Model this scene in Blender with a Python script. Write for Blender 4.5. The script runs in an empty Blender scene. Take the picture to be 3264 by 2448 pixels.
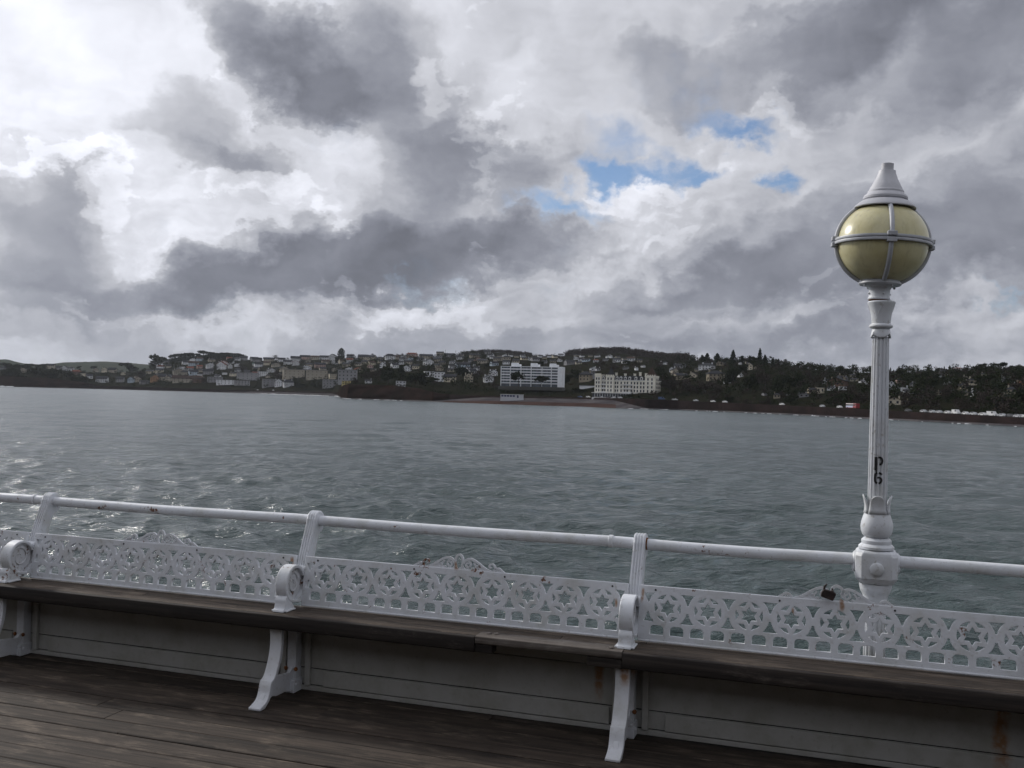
import bpy, bmesh, math, random
import numpy as np
from mathutils import Vector, Matrix, noise as mn

random.seed(7)
SC = bpy.context.scene
COL = SC.collection
R = math.radians

# ------------------------------------------------------------------ camera
F, CW, CH = 3112.0, 3264.0, 2448.0            # photo focal length and size in pixels
YAW, PITCH, ROLL, EYE = R(18.0), R(0.718), R(1.51), 1.6
cam = bpy.data.objects.new('camera', bpy.data.cameras.new('camera'))
cam.data.sensor_width = 36.0
cam.data.lens = 36.0 * F / CW
cam.data.clip_start, cam.data.clip_end = 0.1, 30000
cam.matrix_world = (Matrix.Translation((0, 0, EYE)) @ Matrix.Rotation(YAW, 4, 'Z')
                    @ Matrix.Rotation(R(90) + PITCH, 4, 'X') @ Matrix.Rotation(ROLL, 4, 'Z'))
COL.objects.link(cam)
SC.camera = cam
SEA = -5.5                                      # sea level below the deck

# ------------------------------------------------------------------ sky
SUN_AZ, SUN_EL = R(-50.0), R(27.0)              # left of the view direction, above the horizon
world = bpy.data.worlds.new('World')
SC.world = world
world.use_nodes = True


class NT:
    """small helper to write node maths"""
    def __init__(s, tree):
        s.t = tree

    def n(s, typ, **kw):
        nd = s.t.nodes.new(typ)
        for k, v in kw.items():
            setattr(nd, k, v)
        return nd

    def put(s, sock, v):
        if isinstance(v, bpy.types.NodeSocket):
            s.t.links.new(v, sock)
        elif v is not None:
            sock.default_value = v

    def m(s, op, a, b=None, c=None, clamp=False):
        nd = s.n('ShaderNodeMath', operation=op, use_clamp=clamp)
        s.put(nd.inputs[0], a)
        if b is not None:
            s.put(nd.inputs[1], b)
        if c is not None:
            s.put(nd.inputs[2], c)
        return nd.outputs[0]

    def vm(s, op, a, b=None, scale=None):
        nd = s.n('ShaderNodeVectorMath', operation=op)
        s.put(nd.inputs[0], a)
        if b is not None:
            s.put(nd.inputs[1], b)
        if scale is not None:
            s.put(nd.inputs['Scale'], scale)
        return nd.outputs[0]

    def noise(s, vec, scale, detail=4, rough=0.55, dist=0.0, out='Fac', typ='FBM', lac=2.0, dim='3D'):
        nd = s.n('ShaderNodeTexNoise', noise_dimensions=dim)
        nd.noise_type = typ
        s.put(nd.inputs['Vector'], vec)
        nd.inputs['Scale'].default_value = scale
        nd.inputs['Detail'].default_value = detail
        nd.inputs['Roughness'].default_value = rough
        nd.inputs['Lacunarity'].default_value = lac
        nd.inputs['Distortion'].default_value = dist
        return nd.outputs[out]

    def ramp(s, v, lo, hi, a=0.0, b=1.0, smooth=True):
        nd = s.n('ShaderNodeMapRange', interpolation_type='SMOOTHSTEP' if smooth else 'LINEAR')
        s.put(nd.inputs['Value'], v)
        for nm, x in (('From Min', lo), ('From Max', hi), ('To Min', a), ('To Max', b)):
            s.put(nd.inputs[nm], x)
        return nd.outputs[0]

    def mix(s, f, a, b, blend='MIX'):
        nd = s.n('ShaderNodeMix', data_type='RGBA', blend_type=blend)
        s.put(nd.inputs[0], f)
        s.put(nd.inputs[6], a)
        s.put(nd.inputs[7], b)
        return nd.outputs[2]

    def sep(s, v):
        nd = s.n('ShaderNodeSeparateXYZ')
        s.put(nd.inputs[0], v)
        return nd.outputs

    def comb(s, x=0.0, y=0.0, z=0.0):
        nd = s.n('ShaderNodeCombineXYZ')
        s.put(nd.inputs[0], x)
        s.put(nd.inputs[1], y)
        s.put(nd.inputs[2], z)
        return nd.outputs[0]


def rgb(r, g, b):
    return (r, g, b, 1.0)


def px_dir(x, y):
    """azimuth / elevation (radians, relative to the view azimuth) of a spot in the sky seen at x, y of a 2212 wide view"""
    k = CW / 2212.0
    v = Vector(((x * k - CW / 2) / F, (CH / 2 - y * k) / F, -1.0))
    d = (Matrix.Rotation(R(90) + PITCH, 3, 'X') @ Matrix.Rotation(ROLL, 3, 'Z')) @ v
    d.normalize()
    return math.atan2(d.x, d.y), math.asin(d.z)


# cloud masses: x, y, half width, half height (2212-wide view units), tilt in degrees, weight
DARK = [(560, 60, 190, 60, -38, .55), (800, 80, 110, 120, 10, .55), (640, 150, 170, 70, -38, .5), (740, 190, 110, 80, -20, .55),
        (930, 310, 90, 110, -20, .62), (1010, 320, 70, 55, -30, .4), (500, 320, 120, 80, -20, .42), (580, 380, 100, 40, 0, .55),
        (860, 565, 330, 58, 8, 1.30), (620, 622, 280, 50, 4, 1.05), (420, 640, 130, 30, 0, .35), (940, 470, 150, 110, 0, .5),
        (50, 440, 150, 90, 0, .42), (60, 580, 130, 80, 0, .62), (200, 460, 80, 50, -20, .28), (100, 640, 200, 28, 0, .35),
        (1440, 625, 200, 38, 4, .62), (1600, 590, 160, 60, 0, .30), (1780, 480, 130, 170, 0, .30),
        (2080, 540, 260, 90, 4, .62), (2150, 380, 160, 120, 0, .36), (2070, 190, 120, 60, 35, .45), (1720, 90, 330, 60, 8, .32),
        (2040, 50, 280, 80, 10, .58), (1190, 350, 120, 50, 10, .34), (1200, 130, 30, 70, -10, .25), (1450, 170, 230, 60, 0, .22),
        (130, 700, 160, 14, 0, .22), (1560, 720, 300, 40, 0, .36), (1980, 740, 300, 40, 0, .34), (1300, 540, 120, 40, 0, .2), (400, 745, 900, 45, 0, .34), (1300, 750, 500, 26, 0, .2)]
LITE = [(90, 345, 170, 26, 12, .7), (250, 425, 40, 50, -30, .7), (500, 400, 80, 26, 10, .55), (640, 405, 50, 50, -40, .75), (560, 450, 70, 40, 0, .35), (715, 500, 45, 20, -30, .7), (480, 600, 40, 20, -30, .4),
        (915, 150, 30, 70, 12, .5), (1120, 180, 150, 140, 0, .42), (220, 520, 60, 40, 0, .35), (330, 500, 80, 90, 0, .35), (600, 240, 120, 50, -30, .3),
        (1330, 410, 130, 34, 8, .85), (1570, 320, 130, 40, -20, .6), (1740, 250, 70, 40, -30, .5), (1320, 490, 170, 60, 0, .40), (1700, 415, 50, 45, 0, .4), (1950, 330, 100, 60, 0, .2),
        (870, 690, 90, 36, 0, .6), (1010, 680, 110, 30, 0, .55), (770, 650, 50, 36, 0, .5), (1240, 570, 60, 50, 0, .4), (1760, 690, 90, 30, 0, .42), (2000, 670, 140, 24, 0, .25),
        (1360, 735, 40, 12, 0, .5), (1100, 570, 70, 50, 0, .4), (330, 690, 240, 30, 0, .3), (1050, 440, 50, 50, 0, .3)]
BLUE = [(1268, 388, 48, 36, -25, .95), (1400, 372, 84, 28, 4, .9), (1505, 385, 46, 22, 20, .75), (1490, 330, 100, 26, -18, .62), (1620, 262, 110, 28, -16, .7),
        (1740, 228, 36, 22, 0, .6), (1300, 280, 60, 50, 0, .45), (1690, 410, 28, 28, -30, .8), (1165, 448, 80, 26, -12, .75), (960, 645, 130, 20, 0, .42),
        (740, 680, 40, 16, 0, .35), (2160, 645, 50, 9, -4, .45), (1480, 190, 160, 40, -12, .3)]


def blobs(nt, vec, lst):
    """sum of soft round patches; each is one mapped spherical gradient"""
    tot = 0.0
    k = 1.7 / 2109.0
    for (x, y, a, b, tilt, w) in lst:
        az, el = px_dir(x, y)
        mp = nt.n('ShaderNodeMapping', vector_type='TEXTURE')
        nt.put(mp.inputs['Vector'], vec)
        mp.inputs['Location'].default_value = (az, el, 0)
        mp.inputs['Rotation'].default_value = (0, 0, R(tilt))
        mp.inputs['Scale'].default_value = (a * k, b * k, 1)
        gr = nt.n('ShaderNodeTexGradient', gradient_type='SPHERICAL')
        nt.put(gr.inputs[0], mp.outputs[0])
        tot = nt.m('MULTIPLY_ADD', gr.outputs['Fac'], w, tot)
    return tot


def build_world():
    t = world.node_tree
    t.nodes.clear()
    nt = NT(t)
    out = nt.n('ShaderNodeOutputWorld')
    bg = nt.n('ShaderNodeBackground')
    t.links.new(bg.outputs[0], out.inputs[0])
    tc = nt.n('ShaderNodeTexCoord')
    rot = nt.n('ShaderNodeVectorRotate', rotation_type='Z_AXIS')
    nt.put(rot.inputs['Vector'], tc.outputs['Generated'])
    rot.inputs['Angle'].default_value = -YAW
    d = nt.vm('NORMALIZE', rot.outputs[0])
    s = nt.sep(d)
    az = nt.m('ARCTAN2', s[0], s[1])
    el = nt.m('ARCSINE', s[2])
    P = nt.comb(az, el, 0.0)
    q = nt.vm('MULTIPLY', P, (1.0, 1.35, 1.0))
    w1 = nt.noise(q, 5.0, 1, .5, out='Color', dim='2D')
    w2 = nt.noise(q, 16.0, 7, .60, out='Color', dim='2D')
    w = nt.vm('ADD', nt.vm('SCALE', nt.vm('SUBTRACT', w1, (.5, .5, .5)), scale=.07),
              nt.vm('SCALE', nt.vm('SUBTRACT', w2, (.5, .5, .5)), scale=.085))
    p = nt.vm('ADD', P, w)
    dark = blobs(nt, p, DARK)
    lite = blobs(nt, p, LITE)
    blue = blobs(nt, p, BLUE)
    qw = nt.vm('ADD', q, nt.vm('SCALE', w, scale=.5))
    fb = nt.m('SUBTRACT', nt.noise(qw, 8.0, 7, .50, dim='2D'), .5)
    fb2 = nt.m('SUBTRACT', nt.noise(nt.vm('ADD', qw, (-.020, .016, 0)), 8.0, 4, .50, dim='2D'), .5)
    x = nt.m('SUBTRACT', nt.m('MULTIPLY', dark, .95), nt.m('MULTIPLY', lite, .40))
    x = nt.m('MULTIPLY_ADD', fb, .85, nt.m('ADD', x, .30))
    # layered cloud: soft inside, firmer at the edges of each layer
    dn = nt.m('MULTIPLY', nt.ramp(x, .08, .34), .13)
    dn = nt.m('MULTIPLY_ADD', nt.ramp(x, .37, .56), .13, dn)
    dn = nt.m('MULTIPLY_ADD', nt.ramp(x, .60, .84), .12, dn)
    dn = nt.m('MULTIPLY_ADD', nt.ramp(x, -.1, 1.35, 0, 1, smooth=False), .62, dn)
    # light coming through the cloud, and relief lit from the sun side
    trans = nt.m('POWER', nt.m('SUBTRACT', 1.02, dn), 1.15)
    relief = nt.m('MULTIPLY', nt.m('SUBTRACT', fb, fb2), .85)
    rim = nt.m('MULTIPLY', nt.ramp(x, .14, .34), nt.ramp(x, .52, .36))
    relief = nt.m('MULTIPLY_ADD', rim, .07, relief)
    # small puffs, clearest on the bright cumulus low over the land
    qp = nt.vm('MULTIPLY', qw, (1.0, 1.25, 1.0))
    pf = nt.m('SUBTRACT', nt.noise(qp, 24.0, 5, .52, dim='2D'), nt.noise(nt.vm('ADD', qp, (-.007, .008, 0)), 24.0, 4, .52, dim='2D'))
    low = nt.m('MULTIPLY', nt.ramp(el, .34, .10), nt.ramp(x, .95, .45))
    relief = nt.m('MULTIPLY_ADD', pf, nt.m('MULTIPLY_ADD', low, .42, .10), relief)
    sd = Vector((math.sin(SUN_AZ) * math.cos(SUN_EL), math.cos(SUN_AZ) * math.cos(SUN_EL), math.sin(SUN_EL)))
    dot = nt.n('ShaderNodeVectorMath', operation='DOT_PRODUCT')
    nt.put(dot.inputs[0], d)
    dot.inputs[1].default_value = sd
    ang = nt.m('ARCCOSINE', dot.outputs['Value'])
    glow = nt.m('POWER', math.e, nt.m('MULTIPLY', nt.m('MULTIPLY', ang, ang), -2.8))
    lum = nt.m('ADD', .185, nt.m('MULTIPLY', trans, nt.m('ADD', .46, nt.m('MULTIPLY', glow, .80))))
    lum = nt.m('ADD', lum, nt.m('MULTIPLY', relief, nt.m('ADD', .32, nt.m('MULTIPLY', trans, .60))))
    lum = nt.m('ADD', lum, nt.m('MULTIPLY', glow, .10))
    puff = nt.ramp(nt.m('ADD', lite, nt.m('MULTIPLY_ADD', fb, 1.2, nt.m('MULTIPLY', pf, .8))), .34, .46)
    lum = nt.m('MULTIPLY_ADD', puff, nt.m('MULTIPLY_ADD', glow, .10, .07), lum)
    lum = nt.m('MAXIMUM', lum, .09)
    tint = nt.mix(nt.ramp(lum, .12, .62), rgb(.88, .93, 1.12), rgb(.955, .975, 1.06))
    cl = nt.vm('MULTIPLY', tint, nt.comb(lum, lum, lum))
    sky = nt.n('ShaderNodeTexSky', sky_type='NISHITA', sun_disc=False)
    sky.sun_elevation = SUN_EL
    sky.sun_rotation = -(YAW - SUN_AZ)
    sky.air_density, sky.dust_density, sky.ozone_density = 1.0, .6, 1.5
    nt.put(sky.inputs['Vector'], tc.outputs['Generated'])
    blu = nt.vm('MULTIPLY', nt.vm('SCALE', sky.outputs[0], scale=.085), (.74, .94, 1.2))
    bm = nt.m('SUBTRACT', nt.m('MULTIPLY_ADD', fb, -1.1, blue), nt.m('MULTIPLY', lite, .30))
    bm = nt.ramp(bm, .14, .85, 0, .88)
    c = nt.mix(bm, cl, blu)
    # sea haze close to the horizon evens the clouds out
    hz = nt.m('POWER', math.e, nt.m('MULTIPLY', nt.m('MAXIMUM', el, 0.0), -15.0))
    c = nt.mix(nt.m('MULTIPLY', hz, .58), c, rgb(.290, .315, .375))
    nt.put(bg.inputs['Color'], c)
    bg.inputs['Strength'].default_value = 1.0
    world.cycles.sampling_method = 'NONE'


build_world()
SUN_DIR = Matrix.Rotation(YAW, 3, 'Z') @ Vector((math.sin(SUN_AZ) * math.cos(SUN_EL), math.cos(SUN_AZ) * math.cos(SUN_EL), math.sin(SUN_EL)))
sun = bpy.data.objects.new('sun', bpy.data.lights.new('sun', 'SUN'))
sun.data.energy = 2.3
sun.data.angle = R(6)
sun.data.color = (1.0, .96, .9)
sun.rotation_euler = SUN_DIR.to_track_quat('Z', 'Y').to_euler()
sun.location = (0, 0, 50)
COL.objects.link(sun)
vs = SC.view_settings
vs.view_transform, vs.look, vs.exposure, vs.gamma = 'Standard', 'None', 0.0, 1.0
vs.use_curve_mapping = False
cy = SC.cycles
cy.use_denoising = True
cy.max_bounces, cy.diffuse_bounces, cy.glossy_bounces, cy.transmission_bounces, cy.transparent_max_bounces = 4, 2, 2, 2, 4
cy.use_adaptive_sampling = True
cy.adaptive_threshold = .02
cy.caustics_reflective = cy.caustics_refractive = False


# ------------------------------------------------------------------ mesh helpers
class MB:
    def __init__(s):
        s.v, s.f, s.mi = [], [], []

    def add(s, vs_, fs, mi=0):
        o = len(s.v)
        s.v += [tuple(p) for p in vs_]
        s.f += [tuple(i + o for i in f) for f in fs]
        s.mi += [mi] * len(fs)
        return s

    def box(s, x0, x1, y0, y1, z0, z1, mi=0):
        return s.add([(x0, y0, z0), (x1, y0, z0), (x1, y1, z0), (x0, y1, z0), (x0, y0, z1), (x1, y0, z1), (x1, y1, z1), (x0, y1, z1)],
                     [(3, 2, 1, 0), (4, 5, 6, 7), (0, 1, 5, 4), (1, 2, 6, 5), (2, 3, 7, 6), (3, 0, 4, 7)], mi)

    def prism(s, poly, a0, a1, axis='X', mi=0):
        """poly: list of 2d points; extruded along axis from a0 to a1"""
        n = len(poly)
        def P(p, a):
            return {'X': (a, p[0], p[1]), 'Y': (p[0], a, p[1]), 'Z': (p[0], p[1], a)}[axis]
        vs_ = [P(p, a0) for p in poly] + [P(p, a1) for p in poly]
        fs = [tuple(range(n - 1, -1, -1)), tuple(range(n, 2 * n))]
        fs += [(i, (i + 1) % n, n + (i + 1) % n, n + i) for i in range(n)]
        return s.add(vs_, fs, mi)

    def lathe(s, prof, cx=0, cy=0, n=24, mi=0, capb=True, capt=True, a0=0.0, rmod=None):
        vs_, fs = [], []
        for k, (r, z) in enumerate(prof):
            for i in range(n):
                a = a0 + 2 * math.pi * i / n
                rr = r if rmod is None else rmod(r, z, a)
                vs_.append((cx + rr * math.cos(a), cy + rr * math.sin(a), z))
        for k in range(len(prof) - 1):
            for i in range(n):
                j = (i + 1) % n
                fs.append((k * n + i, k * n + j, (k + 1) * n + j, (k + 1) * n + i))
        if capb:
            fs.append(tuple(range(n - 1, -1, -1)))
        if capt:
            fs.append(tuple((len(prof) - 1) * n + i for i in range(n)))
        return s.add(vs_, fs, mi)

    def tube(s, pts, rad, n=10, mi=0, cap=True):
        pts = [Vector(p) for p in pts]
        if not hasattr(rad, '__len__'):
            rad = [rad] * len(pts)
        vs_, fs = [], []
        up = None
        for k, p in enumerate(pts):
            t = (pts[min(k + 1, len(pts) - 1)] - pts[max(k - 1, 0)]).normalized()
            if up is None:
                up = t.orthogonal().normalized()
            up = (up - t * up.dot(t)).normalized()
            b = t.cross(up)
            for i in range(n):
                a = 2 * math.pi * i / n
                vs_.append(p + (up * math.cos(a) + b * math.sin(a)) * rad[k])
        for k in range(len(pts) - 1):
            for i in range(n):
                j = (i + 1) % n
                fs.append((k * n + i, k * n + j, (k + 1) * n + j, (k + 1) * n + i))
        if cap:
            fs.append(tuple(range(n - 1, -1, -1)))
            fs.append(tuple((len(pts) - 1) * n + i for i in range(n)))
        return s.add(vs_, fs, mi)

    def ribbon(s, pts, wid, y0, y1, mi=0):
        """flat bar following a path in the XZ plane, from y0 to y1"""
        if not hasattr(wid, '__len__'):
            wid = [wid] * len(pts)
        L, Rr = [], []
        for k, p in enumerate(pts):
            a, b = pts[max(k - 1, 0)], pts[min(k + 1, len(pts) - 1)]
            t = Vector((b[0] - a[0], b[1] - a[1])).normalized()
            nrm = Vector((-t.y, t.x)) * wid[k] * .5
            L.append((p[0] + nrm.x, p[1] + nrm.y))
            Rr.append((p[0] - nrm.x, p[1] - nrm.y))
        n = len(pts)
        vs_ = [(x, y0, z) for x, z in L] + [(x, y0, z) for x, z in Rr] + [(x, y1, z) for x, z in L] + [(x, y1, z) for x, z in Rr]
        fs = []
        for i in range(n - 1):
            fs += [(i, n + i, n + i + 1, i + 1), (2 * n + i, 2 * n + i + 1, 3 * n + i + 1, 3 * n + i),
                   (i, i + 1, 2 * n + i + 1, 2 * n + i), (n + i, 3 * n + i, 3 * n + i + 1, n + i + 1)]
        fs += [(0, 2 * n, 3 * n, n), (n - 1, 2 * n - 1, 4 * n - 1, 3 * n - 1)]
        return s.add(vs_, fs, mi)

    def mesh(s, name, mats, smooth=None):
        me = bpy.data.meshes.new(name)
        me.from_pydata(s.v, [], s.f)
        for m_ in (mats if isinstance(mats, (list, tuple)) else [mats]):
            me.materials.append(m_)
        if len(set(s.mi)) > 1:
            me.polygons.foreach_set('material_index', s.mi)
        fix(me, smooth)
        return me

    def build(s, name, mats, parent=None, smooth=None, bevel=0.0, seg=2, **kw):
        return link(name, s.mesh(name, mats, smooth), parent, bevel=bevel, seg=seg, **kw)


def fix(me, smooth=None):
    bm = bmesh.new()
    bm.from_mesh(me)
    bmesh.ops.recalc_face_normals(bm, faces=bm.faces)
    bm.to_mesh(me)
    bm.free()
    if smooth:
        me.shade_smooth()
        me.set_sharp_from_angle(angle=R(smooth))
    me.update()


def link(name, me, parent=None, loc=None, rot=None, scale=None, bevel=0.0, seg=2, **kw):
    o = bpy.data.objects.new(name, me)
    COL.objects.link(o)
    if parent:
        o.parent = parent
    if loc:
        o.location = loc
    if rot is not None:
        o.rotation_euler = rot if hasattr(rot, '__len__') else (0, 0, rot)
    if scale:
        o.scale = scale
    if bevel:
        b = o.modifiers.new('bevel', 'BEVEL')
        b.width, b.segments, b.limit_method, b.angle_limit = bevel, seg, 'ANGLE', R(35)
        b.harden_normals = False
    for k, v in kw.items():
        o[k] = v
    return o


def empty(name, loc=(0, 0, 0), rz=0.0, parent=None, **kw):
    o = bpy.data.objects.new(name, None)
    o.empty_display_size = .2
    COL.objects.link(o)
    o.location = loc
    o.rotation_euler = (0, 0, rz)
    if parent:
        o.parent = parent
    for k, v in kw.items():
        o[k] = v
    return o


def smooth_path(pts, n=6):
    """Catmull-Rom through points (any dimension)"""
    P = [Vector(p) for p in pts]
    out = []
    for i in range(len(P) - 1):
        p0, p1, p2, p3 = P[max(i - 1, 0)], P[i], P[i + 1], P[min(i + 2, len(P) - 1)]
        for k in range(n):
            t = k / n
            out.append(.5 * ((2 * p1) + (p2 - p0) * t + (2 * p0 - 5 * p1 + 4 * p2 - p3) * t * t + (3 * p1 - p0 - 3 * p2 + p3) * t ** 3))
    out.append(P[-1])
    return [tuple(p) for p in out]


# ------------------------------------------------------------------ materials
MATS = {}


def new_mat(name):
    m = bpy.data.materials.new(name)
    m.use_nodes = True
    t = m.node_tree
    b = t.nodes['Principled BSDF']
    return m, NT(t), b


def mat_plain(name, col, rough=.6, var=.12, scale=3.0, bump=0.0, metallic=0.0, spec=.5):
    if name in MATS:
        return MATS[name]
    m, nt, b = new_mat(name)
    tc = nt.n('ShaderNodeTexCoord')
    n1 = nt.noise(tc.outputs['Object'], scale, 4, .6)
    c = nt.mix(nt.ramp(n1, .3, .7), rgb(*[x * (1 - var) for x in col]), rgb(*[min(1, x * (1 + var)) for x in col]))
    oi = nt.n('ShaderNodeObjectInfo')
    hs = nt.n('ShaderNodeHueSaturation')
    nt.put(hs.inputs['Color'], c)
    nt.put(hs.inputs['Value'], nt.ramp(oi.outputs['Random'], 0, 1, 1 - var * .6, 1 + var * .6, smooth=False))
    nt.put(b.inputs['Base Color'], hs.outputs[0])
    b.inputs['Roughness'].default_value = rough
    b.inputs['Metallic'].default_value = metallic
    b.inputs['Specular IOR Level'].default_value = spec
    if bump:
        bp = nt.n('ShaderNodeBump')
        bp.inputs['Strength'].default_value = 1.0
        bp.inputs['Distance'].default_value = bump
        nt.put(bp.inputs['Height'], nt.noise(tc.outputs['Object'], scale * 6, 4, .6))
        nt.put(b.inputs['Normal'], bp.outputs[0])
    MATS[name] = m
    return m


def mat_paint(name, col=(.70, .715, .75), rust=(), chips=.62, grime=.35):
    """old gloss paint on cast iron: grime, chipped rust spots, rust runs at given places (x, z, half width, z bottom)"""
    m, nt, b = new_mat(name)
    geo = nt.n('ShaderNodeNewGeometry')
    p = geo.outputs['Position']
    n1 = nt.noise(p, 7.0, 6, .62)
    c = nt.mix(nt.ramp(n1, .42, .75), rgb(*col), rgb(*[x * y for x, y in zip(col, (.80, .79, .74))]))
    n2 = nt.noise(p, 38.0, 4, .6)
    c = nt.mix(nt.m('MULTIPLY', nt.ramp(n2, .56, .72), grime), c, rgb(.33, .31, .27))
    n3 = nt.m('ADD', nt.m('MULTIPLY', nt.noise(p, 11.0, 3, .5), .6), nt.m('MULTIPLY', nt.noise(p, 55.0, 4, .6), .4))
    ch = nt.ramp(n3, chips, chips + .05)
    c = nt.mix(ch, c, rgb(.16, .06, .022))
    s = nt.sep(p)
    for (rx, z1, hw, z0) in rust:
        wob = nt.m('MULTIPLY', nt.m('SUBTRACT', nt.noise(p, 25.0, 3), .5), hw * 1.2)
        dx = nt.m('DIVIDE', nt.m('ABSOLUTE', nt.m('ADD', nt.m('SUBTRACT', s[0], rx), wob)), hw)
        mk = nt.ramp(dx, 1.0, .2)
        mk = nt.m('MULTIPLY', mk, nt.ramp(s[2], z0, z0 + (z1 - z0) * .5))
        mk = nt.m('MULTIPLY', mk, nt.ramp(s[2], z1 + .02, z1))
        mk = nt.m('MULTIPLY', mk, nt.ramp(nt.noise(p, 45.0, 3), .25, .6, .35, 1))
        c = nt.mix(nt.m('MULTIPLY', mk, .85), c, rgb(.30, .13, .03))
    nt.put(b.inputs['Base Color'], c)
    nt.put(b.inputs['Roughness'], nt.ramp(n2, .3, .7, .38, .62))
    bp = nt.n('ShaderNodeBump')
    bp.inputs['Strength'].default_value = .6
    bp.inputs['Distance'].default_value = .002
    nt.put(bp.inputs['Height'], nt.m('SUBTRACT', nt.noise(p, 60.0, 5, .6), nt.m('MULTIPLY', ch, .8)))
    nt.put(b.inputs['Normal'], bp.outputs[0])
    MATS[name] = m
    return m


def mat_wood(name, dark, lite, wornlight, worn=.5, rough=.8):
    """weathered boards running along X"""
    m, nt, b = new_mat(name)
    geo = nt.n('ShaderNodeNewGeometry')
    oi = nt.n('ShaderNodeObjectInfo')
    p = nt.vm('ADD', geo.outputs['Position'], nt.comb(nt.m('MULTIPLY', oi.outputs['Random'], 37.0), 0, nt.m('MULTIPLY', oi.outputs['Random'], 5.0)))
    g = nt.noise(nt.vm('MULTIPLY', p, (1.6, 42.0, 42.0)), 1.0, 6, .65, .4)
    blot = nt.noise(nt.vm('MULTIPLY', p, (4.0, 12.0, 12.0)), 1.0, 6, .7)
    fine = nt.noise(nt.vm('MULTIPLY', p, (9.0, 160.0, 160.0)), 1.0, 3, .6)
    c = nt.mix(nt.ramp(g, .30, .68), rgb(*dark), rgb(*lite))
    c = nt.mix(nt.m('MULTIPLY', nt.ramp(blot, worn - .06, worn + .18), nt.ramp(fine, .3, .65)), c, rgb(*wornlight))
    c = nt.mix(nt.m('MULTIPLY', nt.ramp(nt.noise(nt.vm('MULTIPLY', p, (3.0, 5.0, 5.0)), 1.0, 4, .6), .55, .75), .6), c, rgb(*[x * .5 for x in dark]))
    hs = nt.n('ShaderNodeHueSaturation')
    nt.put(hs.inputs['Color'], c)
    nt.put(hs.inputs['Value'], nt.ramp(oi.outputs['Random'], 0, 1, .78, 1.25, smooth=False))
    nt.put(b.inputs['Base Color'], hs.outputs[0])
    b.inputs['Roughness'].default_value = rough
    b.inputs['Specular IOR Level'].default_value = .3
    bp = nt.n('ShaderNodeBump')
    bp.inputs['Strength'].default_value = .8
    bp.inputs['Distance'].default_value = .003
    nt.put(bp.inputs['Height'], nt.m('ADD', g, nt.m('MULTIPLY', fine, .4)))
    nt.put(b.inputs['Normal'], bp.outputs[0])
    MATS[name] = m
    return m


# ------------------------------------------------------------------ sea
def mat_sea():
    m, nt, b = new_mat('sea_water')
    geo = nt.n('ShaderNodeNewGeometry')
    p = geo.outputs['Position']
    rot = nt.n('ShaderNodeVectorRotate', rotation_type='Z_AXIS')
    nt.put(rot.inputs['Vector'], p)
    rot.inputs['Angle'].default_value = R(-22)
    q = nt.vm('MULTIPLY', rot.outputs[0], (.5, 1.0, 1.0))
    h1 = nt.noise(q, .5, 3, .55)
    h2 = nt.noise(q, 1.7, 4, .6, .3)
    h3 = nt.noise(q, 6.0, 4, .6)
    h0 = nt.noise(q, .13, 3, .6)
    h = nt.m('ADD', nt.m('MULTIPLY_ADD', h0, 1.3, nt.m('MULTIPLY', h1, .7)), nt.m('ADD', nt.m('MULTIPLY', h2, .42), nt.m('MULTIPLY', h3, .12)))
    bp = nt.n('ShaderNodeBump')
    bp.inputs['Strength'].default_value = 1.0
    bp.inputs['Distance'].default_value = .8
    nt.put(bp.inputs['Height'], h)
    big = nt.noise(p, .02, 3, .5)
    c = nt.mix(nt.ramp(big, .35, .65), rgb(.036, .058, .058), rgb(.050, .074, .074))
    nt.put(b.inputs['Base Color'], c)
    # further from the shelter of the pier the water is rougher with fine ripples
    ln = nt.n('ShaderNodeVectorMath', operation='LENGTH')
    nt.put(ln.inputs[0], p)
    nt.put(b.inputs['Roughness'], nt.ramp(ln.outputs['Value'], 40.0, 600.0, .135, .22))
    b.inputs['IOR'].default_value = 1.33
    nt.put(b.inputs['Normal'], bp.outputs[0])
    return m


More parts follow.
